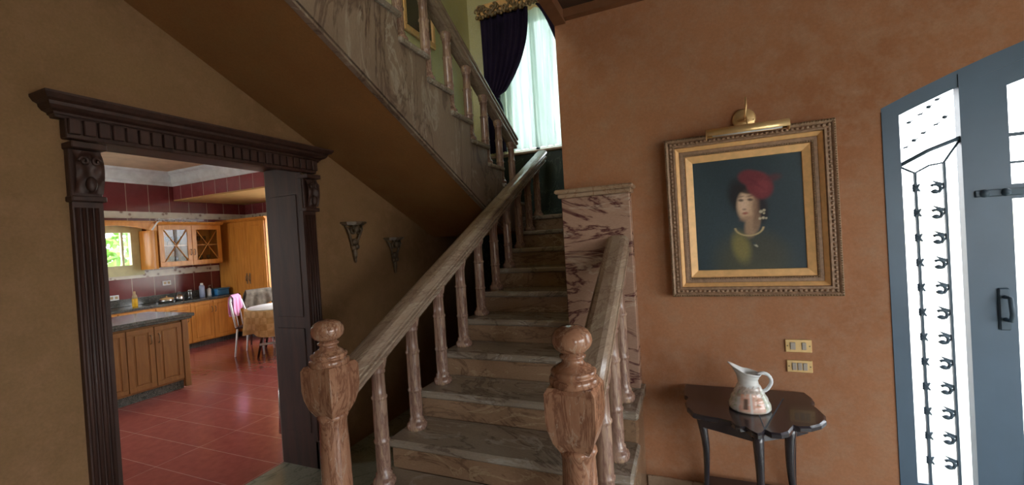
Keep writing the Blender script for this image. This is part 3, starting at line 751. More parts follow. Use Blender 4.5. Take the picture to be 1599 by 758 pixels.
# ------------------------------------------------------------------ lower stair flight
sf = thing('staircase', 'brown marble staircase rising from the hall to the window landing', 'staircase', (-.95, 1.23, 0))
for s_ in range(1, 12):
    y0 = YN(s_); z = s_*RZ
    wide = s_ <= 4
    xr = -.27 if wide else XS-.002
    xl = -1.585
    if s_ == 11: yb = YB-.002
    else: yb = YN(s_+1)+.03
    mb = MB()
    if s_ == 4:
        mb.box(xl, xr, y0, YN(5)+.03, z-.045, z, .012); mb.box(XS+.0, xr, YN(5)+.03, YW-.002, z-.045, z, .004)
    else:
        mb.box(xl, xr, y0, yb, z-.045, z, .012)
    tr = link('tread', mb, 'mstep', sf)
    mb = MB(); mb.box(xl+.02, (xr-.02) if wide else xr, y0+.025, y0+.06, z-RZ, z-.045)
    link('riser', mb, 'mriser', sf)
# solid masonry body under the steps
poly = [(YN(1)+.06, 0)]
for s_ in range(1, 11):
    poly += [(YN(s_)+.06, s_*RZ-.045), (YN(s_+1)+.06, s_*RZ-.045)]
poly += [(YN(11)+.06, 11*RZ-.045), (YB-.002, 11*RZ-.045), (YB-.002, 11*RZ-.2), (4.05, 11*RZ-.2), (2.0, 0)]
poly = [(YN(1)+.06, 0)]
for s_ in range(1, 11):
    poly += [(YN(s_)+.06, s_*RZ-.045), (YN(s_+1)+.06, s_*RZ-.045)]
poly += [(YN(11)+.06, 11*RZ-.045), (YB-.002, 11*RZ-.045), (YB-.002, 0)]
mb = MB().prism(poly, -1.565, XS-.002, 'x')
poly = [(YN(1)+.06, 0), (YN(1)+.06, RZ-.045), (YN(2)+.06, RZ-.045), (YN(2)+.06, 2*RZ-.045), (YN(3)+.06, 2*RZ-.045), (YN(3)+.06, 3*RZ-.045), (YN(4)+.06, 3*RZ-.045), (YN(4)+.06, 4*RZ-.045), (YW-.002, 4*RZ-.045), (YW-.002, 0)]
mb.prism(poly, XS-.002, -.295, 'x')
link('stair_body', mb, 'mriser', sf)
# landing left part
link('landing', MB().box(XL+.002, -1.565, 4.30, YB-.002, 11*RZ-.17, 11*RZ, .004), 'mstep', sf)

# railings
railprof = [(-.060, -.022), (-.064, -.008), (-.060, .008), (-.046, .024), (-.026, .030), (.026, .030), (.046, .024), (.060, .008), (.064, -.008), (.060, -.022), (.048, -.026), (.044, -.036), (.048, -.044), (.060, -.048), (.062, -.060), (.056, -.070), (.042, -.074), (.040, -.084), (.046, -.090), (.046, -.104), (.034, -.110), (-.034, -.110), (-.046, -.104), (-.046, -.090), (-.040, -.084), (-.042, -.074), (-.056, -.070), (-.062, -.060), (-.060, -.048), (-.048, -.044), (-.044, -.036), (-.048, -.026)]
NEW = [(.070, 0), (.078, .02), (.078, .07), (.070, .09), (.064, .10), (.068, .16), (.066, .30), (.062, .50), (.058, .62), (.060, .635), (.066, .65), (.060, .665)]
def newel(parent, x, y, z0, label=None):
    mb = MB(); mb.lathe(NEW, (x, y, z0), 28)
    # square block, tapered below and chamfered above
    mb.lathe([(.070, .655), (.095, .69), (.112, .735), (.119, .775), (.119, .862), (.106, .878), (.104, .880)], (x, y, z0), sq=4)
    n_ = link('newel_post', mb, 'mpost', parent)
    fb = MB(); fb.lathe([(.081, .876), (.085, .882), (.085, .898), (.081, .904), (.073, .905), (.073, .910), (.078, .915), (.078, .924), (.073, .929), (.062, .930), (.060, .938), (.048, .944), (.040, .950), (.037, .958), (.037, .964), (.045, .968), (.045, .975), (.036, .979), (.034, .988)], (x, y, z0), 32)
    link('collar', fb, 'mpost', n_)
    link('finial', MB().lathe([(.034, .986), (.054, .992), (.066, 1.008), (.070, 1.026), (.067, 1.044), (.056, 1.060), (.036, 1.072), (.002, 1.077)], (x, y, z0), 32), 'mpost', n_)
    return n_
BH = .60
BP = [(.055, 0), (.058, .010), (.058, .024), (.052, .034), (.046, .038), (.042, .048), (.042, .058), (.035, .064), (.037, .10), (.036, .196), (.036, .200), (.041, .206), (.041, .214), (.036, .220), (.037, .235), (.036, .40), (.036, .404), (.041, .410), (.041, .418), (.035, .424), (.033, .47), (.032, .525), (.037, .528), (.037, .538), (.033, .541), (.042, .556), (.046, .575), (.047, .60)]
def balusters(parent, spots):
    """spots: (x, y, z, top)"""
    proto = None
    for (x, y, z, top) in spots:
        h = top-z
        if proto is None:
            mb = MB().lathe(BP, (0, 0, 0), 20)
            me = mb.mesh('baluster'); me.materials.append(M['mbal'])
            proto = bpy.data.objects.new('baluster', me); C.objects.link(proto); proto.parent = parent; c = proto
        else:
            c = proto.copy(); C.objects.link(c); c.parent = parent
        c.location = Vector((x, y, z))-wpos(parent); c.scale = (1, 1, h/BH)
def railZ(y): return 1.012+.49*(y-1.58)
lr = thing('stair_railing', 'marble stair railing on the left side of the lower flight, ending high under the window', 'railing', (-1.5, 1.39, RZ))
newel(lr, -1.495, 1.39, RZ)
link('handrail', MB().sweep(railprof, [(-1.50, y, railZ(y)) for y in (1.44, 4.64)], (1, 0, 0)), 'mrail', lr)
balusters(lr, [(-1.50, YN(s_)+.17, s_*RZ, railZ(YN(s_)+.17)-.09) for s_ in range(2, 12)])
rz = lambda y: .965+.53*(y-1.45)
rl = thing('stair_railing', 'short marble stair railing on the right, running from polished newel into the marble pilaster', 'railing', (-.37, 1.39, RZ))
newel(rl, -.383, 1.39, RZ)
link('handrail', MB().sweep(railprof, [(-.368, y, rz(y)) for y in (1.45, 2.452)], (1, 0, 0)), 'mrail', rl)
balusters(rl, [(-.357, YN(s_)+.155, s_*RZ, rz(YN(s_)+.155)-.09) for s_ in (2, 3, 4)])
# marble pilaster on the wall end
pl = thing('marble_pilaster', 'veined pink marble pilaster with moulded cap at the end of the picture wall', 'pilaster', (-.48, 2.5, 4*RZ))
link('shaft', MB().box(XS+.002, -.29, 2.455, YW-.001, 4*RZ+.001, 1.765, .004), 'mpil', pl)
mb = MB(); mb.box(XS-.012, -.275, 2.425, YW-.001, 1.765, 1.79, .006); mb.box(XS-.028, -.262, 2.405, YW-.001, 1.79, 1.815, .008)
link('cap', mb, 'mcap', pl)

# ------------------------------------------------------------------ upper flight
uf = thing('staircase', 'upper marble flight with brown plastered underside climbing over the kitchen doorway', 'staircase', (-2.07, 4.4, 11*RZ))
XU = -1.65
def soff(y): return 2.447-.47*(y-2.04)
y_end = .80
for k in range(12, 22):
    z = k*RZ; y0 = YU(k)
    link('tread', MB().box(XL+.002, XU+.025, y0-TU-.03, y0, z-.04, z, .010), 'mstep', uf)
    link('riser', MB().box(XL+.002, XU-.012, y0-.06, y0-.025, z-RZ, z-.04), 'mriser', uf)
z = 22*RZ
link('upper_landing', MB().box(XL+.002, XU+.025, -2.9, YU(22), z-.04, z, .010), 'mstep', uf)
poly = []
for k in range(12, 23):
    poly += [(YU(k)-.03, (k-1)*RZ-.04), (YU(k)-.03, k*RZ-.04)]
poly = [(YU(12)-.03, 11*RZ-.165)]+poly+[(y_end, 22*RZ-.04), (y_end, soff(y_end)+.035), (3.85, soff(3.85)+.035)]
link('string_board', MB().prism(poly, XU-.03, XU, 'x'), 'mstring', uf)
poly2 = [(p, q) for p, q in poly]
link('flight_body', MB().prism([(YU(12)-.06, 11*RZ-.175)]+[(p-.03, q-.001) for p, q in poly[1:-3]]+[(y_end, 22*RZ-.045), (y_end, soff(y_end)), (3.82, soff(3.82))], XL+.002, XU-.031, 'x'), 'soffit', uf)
link('soffit_edge', MB().prism([(y_end, soff(y_end)+.014), (y_end, soff(y_end)-.002), (3.87, soff(3.87)-.002), (3.87, soff(3.87)+.014)], XU-.031, XU+.004, 'x'), 'mstring', uf)
ur = thing('stair_railing', 'upper flight marble railing seen from below, rising back over the hall', 'railing', (-1.70, 4.25, 12*RZ))
uz = lambda y: 2.627+.521*(4.27-y)
link('handrail', MB().sweep(railprof, [(-1.70, y, uz(y)) for y in (4.27, 1.30)], (1, 0, 0)), 'mrail', ur)
balusters(ur, [(-1.70, YU(k)-.255, k*RZ, uz(YU(k)-.255)-.09) for k in range(12, 22)])

# picture on the upper wall
up = thing('framed_picture', 'dark picture in a gilt frame on the upper stair wall behind the balusters', 'picture', (XL, 3.8, 3.69))
mb = MB(); ya, yb, za, zb = 3.50, 4.06, 3.69, 4.60
for (p, q, r_, s_) in ((ya, yb, za, za+.07), (ya, yb, zb-.07, zb), (ya, ya+.05, za+.07, zb-.07), (yb-.05, yb, za+.07, zb-.07)):
    mb.box(XL+.001, XL+.035, p, q, r_, s_, .008)
link('frame', mb, 'gold', up)
link('canvas', MB().box(XL+.001, XL+.015, ya+.04, yb-.04, za+.06, zb-.06), 'table', up)

# ------------------------------------------------------------------ landing window, pelmet, curtains
mb = MB()
for xx in (WX0, -1.70, -1.36, WX1-.05): mb.box(xx, xx+.05, YB+.10, YB+.16, WZ0, WZ1)
for zz in (WZ0, WZ1-.05): mb.box(WX0, WX1, YB+.10, YB+.16, zz, zz+.05)
window('window_3', mb, MB().box(WX0, WX1, YB+.125, YB+.131, WZ0, WZ1), 'white')
struct('trim_6', MB().box(XL+.002, XS-.002, YB-.04, YB+.10, 2.585, 2.615, .006), 'mcap').name = 'trim_6'
pm = thing('pelmet', 'gilded carved pelmet above the dark velvet curtains on the landing', 'pelmet', (-1.6, YB, 4.3))
link('board', MB().box(-2.30, -.90, YB-.16, YB-.001, 4.33, 4.49, .012), 'gold', pm)
mb = MB(); R = random.Random(2)
for i in range(34):
    x_ = -2.29+1.38*i/33; z_ = 4.40+.035*math.sin(i*1.3)
    a0 = R.uniform(0, 6)
    pts = [(x_+.035*math.cos(a0+t)*(1-t/8), YB-.165-.004*t, z_+.045*math.sin(a0+t)*(1-t/8)) for t in [j*.6 for j in range(9)]]
    mb.tube(pts, [.020-.0015*j for j in range(9)], 6)
    mb.ball((x_, YB-.165, 4.335+.014*math.sin(i*2.1)), (.022, .018, .028), 8, 6)
link('carving', mb, 'dull', pm)
def curtain(side):
    # outer edge fixed, inner edge sweeps to the tie
    xo = -2.27 if side < 0 else -.93
    def fn(u, v):
        z_ = 4.36-(4.36-2.63)*v; tie = .60
        inner_top = .64
        if v < tie: wd = inner_top+(.235-inner_top)*(v/tie)**(2.4 if side < 0 else .62)
        else: wd = .235-.045*math.exp(-((v-tie)/.05)**2)+.03*(v-tie)
        if abs(v-tie) < .02: wd = .19
        shift = .02*v
        x_ = xo-side*(u*wd+shift*0) if side > 0 else xo+u*wd
        amp = .022 if v > .02 else .012
        pinch = 1-.5*math.exp(-((v-tie)/.06)**2)
        return (x_, YB-.115+amp*math.sin(u*2*PI*7+v*1.5)*pinch, z_)
    t_ = thing('velvet_curtain', 'dark purple velvet curtain tied back on the %s side of the landing window' % ('left' if side < 0 else 'right'), 'curtain', (xo, YB-.1, 2.63))
    link('drape', MB().grid(fn, 70, 44), 'velvet', t_, solid=.004)
    zt = 4.36-1.73*.60
    link('tieback', MB().tube([(xo-side*.20*u_, YB-.10-.045*math.sin(PI*u_)-.01, zt-.03*math.sin(PI*u_)) for u_ in [i/8 for i in range(9)]], .012, 6), 'velvet', t_)
curtain(-1); curtain(1)
sh = link('sheer_curtain', MB().grid(lambda u, v: (-2.12+1.20*u, YB-.045+.022*math.sin(u*2*PI*13+1.8*math.sin(u*9))+.005*math.sin(u*100), 4.34-1.70*v), 220, 8), 'sheer', loc=(-1.5, YB-.05, 2.64))
tag(sh, 'white sheer curtain glowing across the landing window', 'curtain')

# ------------------------------------------------------------------ entrance door with ironwork
ed = thing('door_1', '', ''); del ed['label']; del ed['category']; ed['kind'] = 'structure'; ed.location = (2.43, YW+.05, 0)
YD0, YD1 = YW+.0, YW+.034
def archstrip(x0, x1, lo, hi, y0, y1, mb, n_=10):
    for i in range(n_):
        a = x0+(x1-x0)*i/n_; b_ = x0+(x1-x0)*(i+1)/n_
        mb.prism([(a, lo(a)), (b_, lo(b_)), (b_, hi(b_)), (a, hi(a))], y0, y1, 'y')
mb = MB()
archstrip(AX0, AX1, lambda x: arch(x)-.075, lambda x: arch(x), YD0, YD1, mb, 24)
for (a, b_) in ((AX0, AX0+.065), (1.165, 1.235), (3.625, 3.695), (AX1-.065, AX1)):
    archstrip(a, b_, lambda x: 0, lambda x: arch(x)-.02, YD0-.004, YD1+.004, mb, 2)
mb.box(AX0+.003, 1.19, YD0+.003, YD1-.003, .003, .26); mb.box(3.67, AX1-.003, YD0+.003, YD1-.003, .003, .26)
link('door_frame', mb, 'door', ed)
mb = MB(); archstrip(AX0+.06, 1.17, lambda x: .25, lambda x: arch(x)-.07, YD0+.020, YD0+.024, mb, 6); archstrip(3.69, AX1-.06, lambda x: .25, lambda x: arch(x)-.07, YD0+.020, YD0+.024, mb, 6)
link('sidelight_pane', mb, 'glass', ed)
for (a, b_) in ((1.230, 2.429), (2.431, 3.630)):
    mb = MB(); st = .10
    archstrip(a, a+st, lambda x: .006, lambda x: arch(x)-.055, YD0+.010, YD0+.036, mb, 2); archstrip(b_-st, b_, lambda x: .006, lambda x: arch(x)-.055, YD0+.010, YD0+.036, mb, 2)
    archstrip(a, b_, lambda x: arch(x)-.16, lambda x: arch(x)-.056, YD0+.012, YD0+.034, mb, 10)
    mb.box(a+.002, b_-.002, YD0+.013, YD0+.033, .008, .50); mb.box(a-.001, b_+.001, YD0+.007, YD0+.038, 1.585, 1.65)
    lf = link('door_leaf', mb, 'door', ed)
    g_ = MB(); archstrip(a+st, b_-st, lambda x: .50, lambda x: arch(x)-.16, YD0+.026, YD0+.029, g_, 8)
    link('pane', g_, 'glass', lf)
    g_ = MB(); g_.box(a+st, b_-st, YD0+.016, YD0+.028, 1.86, 1.875); g_.box(a+st, b_-st, YD0+.016, YD0+.028, 1.74, 1.75)
    for xx in [a+st+.09+i*.16 for i in range(6)]: 
        g_.box(xx, xx+.012, YD0+.014, YD0+.026, .5, arch(xx)-.16)
        for zz in (.7, .95, 1.2, 1.45, 1.80, 2.0): g_.ball((xx+.006, YD0+.02, zz), (.02, .012, .02), 8, 6)
    link('iron_grille', g_, 'iron', lf)
link('meeting_strip', MB().box(2.405, 2.455, YD0-.002, YD0+.009, .01, 2.34, .003), 'door', ed)
hx = 1.285
ho = link('lock_plate', MB().box(hx-.02, hx+.02, YD0+.0, YD0+.012, 1.0, 1.19, .006), 'iron', ed)
link('door_handle', MB().tube([(hx, YD0, 1.05), (hx, YD0-.035, 1.05), (hx, YD0-.045, 1.08), (hx, YD0-.035, 1.15), (hx, YD0, 1.15)], .009, 8), 'iron', ho)
link('hinge_bolt', MB().box(1.20, 1.40, YD0-.012, YD0+.006, 1.60, 1.63, .003).ball((1.23, YD0-.01, 1.615), .018, 8, 6).ball((1.30, YD0-.01, 1.615), .018, 8, 6), 'iron', ed)
link('keyhole_plate', MB().box(1.33, 1.39, YD0+.0, YD0+.013, .30, .37, .003).ball((1.36, YD0, .35), .006, 8, 6).ball((1.36, YD0, .32), .006, 8, 6), 'steel', ed)
# sidelight scrollwork (both sidelights)
for (x0, x1, mir) in ((1.003, 1.108, 1), (3.755, 3.86, -1)):
    yi = YD0+.012
    g_ = MB()
    topb = lambda x: 1.735+.35*(x-1.003)*(1 if mir > 0 else -1)+(0 if mir > 0 else .04)
    for xx in (x0, x1): g_.box(xx-.005, xx+.005, yi-.006, yi+.006, .25, topb(xx))
    g_.tube([(AX0+.06 if mir > 0 else 3.695, yi, 1.775), ((x0+x1)/2, yi, 1.835), (1.17 if mir > 0 else AX1-.06, yi, 1.878)], .010, 6)
    g_.tube([(AX0+.065 if mir > 0 else 3.70, yi, 1.77), (x0, yi, 1.735), ((x0+x1)/2, yi, 1.765), (x1, yi, 1.772), (1.168 if mir > 0 else AX1-.06, yi, 1.87)], .005, 6)
    link('grille_bars', g_, 'iron', ed)
    for i in range(13):
        zc = 1.665-i*.1175
        s2 = MB()
        if zc > .3:
            xc = x1-.030 if mir > 0 else x0+.030
            pts = []
            for j in range(16):
                t = j/15; a = 2.3-t*5.0; r_ = .022*(1-.35*t)
                pts.append((xc+mir*r_*math.cos(a)*1.0-.004, yi, zc-.012+r_*math.sin(a)))
            s2.tube([(x1 if mir > 0 else x0, yi, zc+.004)]+[(xc+mir*.010, yi, zc-.03)], .004, 5)
            s2.tube(pts, .0065, 6)
            s2.ball((xc-mir*.006, yi, zc-.022), (.013, .008, .010), 8, 6)
            s2.add([(x1*1, yi-.003, zc-.006), (x1, yi-.003, zc+.012), (x1-mir*.052, yi-.003, zc+.032), (x1-mir*.030, yi-.003, zc+.010)] if mir > 0 else [(x0, yi-.003, zc-.006), (x0, yi-.003, zc+.012), (x0+.052, yi-.003, zc+.032), (x0+.030, yi-.003, zc+.010)], [(0, 1, 2, 3)])
            xo = x0 if mir > 0 else x1
            for sg in (-1, 1):
                s2.tube([(xo-mir*.010, yi, zc+.0+sg*.016), (xo+mir*.004, yi, zc), (xo+mir*.016, yi, zc+sg*.018)], [.004, .011, .004], 6)
            s2.ball((xo, yi, zc), (.012, .007, .024), 8, 6)
            link('scroll', s2, 'iron', ed)
    # leafy top light
    R = random.Random(9)
    for i in range(9):
        xx = (.975 if mir > 0 else 3.72)+.018*i+R.uniform(-.006, .006); zz = 1.86+.028*((i*5) % 9)*.8+.35*((xx-.975) if mir > 0 else (3.9-xx))*.6
        s2 = MB().ball((xx, yi, zz), (.010, .005, .004+.002*(i % 3)), 8, 5)
        s2.tube([(xx-.008, yi, zz-.004), (xx, yi, zz+.001), (xx+.014, yi, zz+.008)], .0025, 5)
        link('scroll_leaf', s2, 'iron', ed)
# unseen windows added behind the camera for hall and upper daylight
mb = MB()
for xx in (2.4, 3.12, 3.85): mb.box(xx, xx+.05, -3.08, -3.02, .6, 2.35)
mb.box(2.4, 3.9, -3.08, -3.02, .6, .65); mb.box(2.4, 3.9, -3.08, -3.02, 2.3, 2.35)
window('window_4_added', mb, MB().box(2.4, 3.9, -3.06, -3.054, .6, 2.35), 'white')
mb = MB()
for yy in (-2.0, -.37, 1.25): mb.box(4.32, 4.38, yy, yy+.05, .3, 2.4)
mb.box(4.32, 4.38, -2.0, 1.3, .3, .35); mb.box(4.32, 4.38, -2.0, 1.3, 2.35, 2.4)
window('window_5_added', mb, MB().box(4.34, 4.346, -2.0, 1.3, .3, 2.4), 'white')
mb = MB()
for xx in (-2.3, -.82, .65): mb.box(xx, xx+.05, -3.08, -3.02, 3.95, 5.35)
window('window_6_added', mb, MB().box(-2.3, .7, -3.06, -3.054, 3.95, 5.35), 'white')

# ------------------------------------------------------------------ big portrait
pc = thing('framed_portrait', 'large portrait of a woman in a red turban in a wide gilded frame', 'picture', (.30, YW, 1.16))
px0, px1, pz0, pz1 = -.093, .695, 1.163, 2.036
FY = YW-.001
link('outer_moulding', MB().ring(px0, px1, pz0, pz1, [(0, 0), (0, .045), (.004, .055), (.012, .060), (.018, .056), (.022, .050), (.040, .052), (.044, .056), (.050, .056), (.054, .044)], y0=FY), 'bronze', pc)
mb = MB(); R = random.Random(4)
def beads(mb, ins, dep, step, r_, jit=0):
    for (ax, s, e, c_) in (('x', px0+ins, px1-ins, pz0+ins), ('x', px0+ins, px1-ins, pz1-ins), ('z', pz0+ins, pz1-ins, px0+ins), ('z', pz0+ins, pz1-ins, px1-ins)):
        n_ = int((e-s)/step)
        for i in range(n_+1):
            p = s+(e-s)*i/n_
            c = (p, FY-dep, c_) if ax == 'x' else (c_, FY-dep, p)
            mb.ball(c, (r_*(1.0 if ax == 'x' else .8), r_*.8, r_*(.8 if ax == 'x' else 1.0)), 6, 4)
beads(mb, .031, .052, .022, .010)
link('leaf_ornament', mb, 'bronze', pc)
mb = MB(); beads(mb, .008, .058, .012, .0052); link('rope_bead', mb, 'dull', pc)
link('gold_cove', MB().ring(px0, px1, pz0, pz1, [(.054, .044), (.057, .046), (.072, .032), (.074, .028)], y0=FY), 'gold', pc)
link('inner_moulding', MB().ring(px0, px1, pz0, pz1, [(.074, .028), (.077, .032), (.090, .032), (.094, .030), (.100, .028), (.102, .022)], y0=FY), 'bronze', pc)
mb = MB(); beads(mb, .097, .031, .0115, .0042); link('inner_bead', mb, 'dull', pc)
link('gold_liner', MB().ring(px0, px1, pz0, pz1, [(.102, .022), (.105, .027), (.139, .016), (.141, .012)], y0=FY), 'gold', pc)
# canvas, painted
def sst(a, b_, x):
    t = max(0, min(1, (x-a)/(b_-a))); return t*t*(3-2*t)
def blob(u, v, cu, cv, ru, rv, ang=0, soft=.35):
    du, dv = u-cu, v-cv; c_, s_ = math.cos(ang), math.sin(ang)
    a = (du*c_+dv*s_)/ru; b_ = (-du*s_+dv*c_)/rv
    return 1-sst(1-soft, 1+soft, math.sqrt(a*a+b_*b_))
def lerp(a, b_, t): return tuple(p+(q-p)*t for p, q in zip(a, b_))
def hsh(x, y):
    s = math.sin(x*127.1+y*311.7)*43758.5; return s-math.floor(s)
def portrait(u, v):
    u = .5+(u-.545)*.97; v = .5+(v-.492)*1.0
    c = lerp((.030, .050, .062), (.048, .075, .090), sst(.0, 1.0, .5+.5*math.sin(u*5+v*3))*.6+.2*(1-v))
    A = lambda col, m_: lerp(c, col, max(0, min(1, m_)))
    # shoulders / dress
    c = A((.085, .085, .055), .85*blob(u, v, .47, .10, .30, .24, 0, .5))
    c = A((.060, .062, .050), .6*blob(u, v, .60, .22, .18, .12, -.5, .5))
    c = A((.26, .22, .075), .85*blob(u, v, .385, .235, .075, .125, .25, .5))
    # hair shadow
    c = A((.015, .013, .015), .9*blob(u, v, .40, .66, .10, .15, .3, .4))
    c = A((.020, .014, .018), .9*blob(u, v, .56, .55, .075, .12, .1, .4))
    # neck
    c = A((.42, .27, .17), .95*blob(u, v, .495, .425, .062, .11, -.35, .3))
    c = A((.20, .12, .08), .6*blob(u, v, .535, .45, .03, .09, -.2, .5))
    # face
    c = A((.60, .39, .25), .97*blob(u, v, .455, .585, .088, .128, -.12, .22))
    c = A((.78, .56, .40), .8*blob(u, v, .425, .60, .045, .075, 0, .6))
    c = A((.22, .12, .08), .7*blob(u, v, .535, .57, .03, .11, -.1, .6))
    c = A((.30, .17, .11), .5*blob(u, v, .45, .475, .06, .02, .15, .6))
    for (a, b_) in ((.405, .632), (.487, .632)):
        c = A((.07, .045, .04), .85*blob(u, v, a, b_, .024, .011, -.1, .5))
        c = A((.10, .06, .05), .55*blob(u, v, a, b_+.030, .030, .007, .1, .5))
    c = A((.72, .50, .38), .6*blob(u, v, .425, .590, .011, .035, -.1, .5))
    c = A((.22, .12, .09), .7*blob(u, v, .432, .553, .018, .008, 0, .5))
    c = A((.36, .09, .07), .85*blob(u, v, .437, .520, .026, .010, .05, .5))
    # dark hair edge across the forehead
    c = A((.02, .015, .016), .9*blob(u, v, .44, .715, .085, .025, -.35, .4))
    # turban
    c = A((.20, .033, .042), .97*blob(u, v, .575, .745, .125, .105, -.75, .18))
    c = A((.17, .03, .04), .97*blob(u, v, .50, .815, .11, .065, -.2, .25))
    c = A((.27, .05, .06), .6*blob(u, v, .60, .73, .06, .06, -.6, .6))
    c = A((.15, .022, .035), .5*blob(u, v, .53, .775, .09, .014, -.7, .6))
    c = A((.13, .03, .04), .6*blob(u, v, .70, .80, .06, .03, .1, .6))
    # earrings, collar, clasp
    for (a, b_, r_) in ((.575, .525, .016), (.602, .535, .013), (.563, .468, .013), (.592, .472, .014), (.617, .468, .010), (.60, .51, .010)):
        c = A((.60, .52, .36), .9*blob(u, v, a, b_, r_, r_*.8, 0, .4))
    rad = math.hypot((u-.465)/.125, (v-.405)/.075)
    if v < .40: c = A((.62, .47, .24), .9*(1-sst(.0, .13, abs(rad-1))))
    c = A((.60, .56, .42), .85*blob(u, v, .515, .245, .022, .008, -.6, .4))
    c = A((.04, .055, .06), .9*blob(u, v, .50, .262, .018, .010, -.6, .4))
    n_ = .93+.14*hsh(round(u*90), round(v*90))
    return tuple(x*n_ for x in c)
def paintgrid(name, parent, x0, x1, z0, z1, y, nu, nv, fn, mat):
    mb = MB().grid(lambda u, v: (x0+(x1-x0)*u, y, z0+(z1-z0)*v), nu, nv, False)
    mb.box(x0, x1, y+.0015, y+.006, z0, z1)
    o = link(name, mb, mat, parent); at = o.data.color_attributes.new('paint', 'FLOAT_COLOR', 'POINT')
    for j in range(nv+1):
        for i in range(nu+1): at.data[j*(nu+1)+i].color = (*fn(i/nu, j/nv), 1)
    for k in range((nu+1)*(nv+1), len(o.data.vertices)): at.data[k].color = (.03, .05, .06, 1)
    return o
paintgrid('canvas', pc, px0+.137, px1-.137, pz0+.137-.02, pz1-.137+.01, FY-.011, 150, 170, portrait, 'paint')
# brass picture light
pg = thing('picture_light', 'brass picture light with a long tube shade above the portrait', 'lamp', (.31, YW, 2.10))
link('wall_rose', MB().lathe([(.052, 0), (.056, .004), (.056, .008), (.048, .014), (.002, .016)], (0, 0, 0), 28), 'brass', pg)
ro = pg.children[0]
# lay the rose against the wall
for v_ in ro.data.vertices:
    x_, y_, z_ = v_.co+wpos(pg); v_.co = (x_, -z_, y_)
ro.location = (0, -.0005, 0)
link('arm', MB().tube([(.31, YW-.01, 2.095), (.31, YW-.035, 2.10), (.318, YW-.045, 2.16), (.318, YW-.045, 2.205)], .005, 8).tube([(.31, YW-.035, 2.10), (.31, YW-.10, 2.085), (.31, YW-.125, 2.05)], .005, 8)
     .tube([(.275, YW-.05, 2.083), (.352, YW-.05, 2.083)], .005, 8), 'brass', pg)
mb = MB()
x0, x1 = .118, .487
def shade(u, v):
    a = PI*(-.15+1.3*u); r_ = .027; return (x0+(x1-x0)*v, YW-.125+r_*math.cos(a), 2.020+r_*math.sin(a))
mb.grid(shade, 20, 2)
link('shade', mb, 'brass', pg, solid=.002)
mb = MB()
for xx in (x0, x1-.004):
    mb.tube([(xx, YW-.125, 2.02), (xx+.004, YW-.125, 2.02)], .028, 20)
link('end_cap', mb, 'brass', pg)
link('bulb', MB().tube([(x0+.03, YW-.125, 2.015), (x1-.03, YW-.125, 2.015)], .010, 12), 'white', pg)

# ------------------------------------------------------------------ brass switch plates
def plate(x0, x1, z0, z1, label, keys):
    t_ = thing('switch_plate', label, 'switch', ((x0+x1)/2, YW, z0), 'brass switch plates beside the table')
    link('plate', MB().box(x0, x1, YW-.008, YW-.0005, z0, z1, .003), 'brass', t_)
    for (kx, kw) in keys:
        link('rocker', MB().box(kx-kw, kx+kw, YW-.013, YW-.008, (z0+z1)/2-.019, (z0+z1)/2+.019, .003), 'grey', t_)
    for kx in (x0+.01, x1-.01): link('screw', MB().ball((kx, YW-.008, (z0+z1)/2), (.0035, .002, .0035), 8, 5), 'dull', t_)
plate(.440, .557, .866, .934, 'upper brass switch plate with two grey switches right of the jug', ((.473, .012), (.522, .010)))
plate(.442, .556, .762, .826, 'lower brass switch plate with three grey switches just above the table', ((.475, .010), (.499, .010), (.523, .010)))

# ------------------------------------------------------------------ carved wall brackets
def bracket(y, z, label, k=1):
    t_ = thing('wall_bracket', label, 'wall bracket', (XL, y, z), 'carved wall brackets under the stairs')
    link('shelf', MB().prism([(XL+.001, y-.12*k), (XL+.06*k, y-.11*k), (XL+.10*k, y-.05*k), (XL+.11*k, y), (XL+.10*k, y+.05*k), (XL+.06*k, y+.11*k), (XL+.001, y+.12*k)], z-.014, z, 'z')
         .prism([(XL+.001, y-.105*k), (XL+.05*k, y-.095*k), (XL+.085*k, y-.04*k), (XL+.095*k, y), (XL+.085*k, y+.04*k), (XL+.05*k, y+.095*k), (XL+.001, y+.105*k)], z-.026, z-.014, 'z'), 'bracket', t_)
    mb = MB()
    for sg in (-1, 1):
        pts = []
        for j in range(18):
            t = j/17; a = PI*.5+t*PI*2.4; r_ = .036*(1-.65*t)
            pts.append((XL+.045, y+sg*(.034+r_*math.cos(a)), z-.065+r_*math.sin(a)))
        mb.tube(pts, [.012-.005*j/17 for j in range(18)], 6)
        mb.tube([(XL+.02, y+sg*.09, z-.028), (XL+.035, y+sg*.075, z-.06), (XL+.03, y+sg*.05, z-.11), (XL+.02, y+sg*.03, z-.17), (XL+.012, y+sg*.012, z-.24)], [.007, .012, .010, .009, .006], 6)
    link('scroll', mb, 'bracket', t_)
    mb = MB(); mb.ball((XL+.05, y, z-.062), (.024, .022, .03)); mb.ball((XL+.03, y, z-.16), (.022, .034, .026)); mb.ball((XL+.028, y+.02, z-.20), (.018, .022, .022)); mb.ball((XL+.028, y-.02, z-.205), (.018, .02, .022))
    mb.ball((XL+.022, y, z-.25), (.018, .020, .05)); mb.ball((XL+.018, y+.004, z-.30), (.012, .011, .03))
    link('acanthus_leaf', mb, 'bracket', t_)
bracket(2.635, 1.755, 'carved gilt wall bracket nearer the kitchen doorway')
bracket(3.125, 1.56+.06, 'carved gilt wall bracket deeper in shadow under the stair', .95)

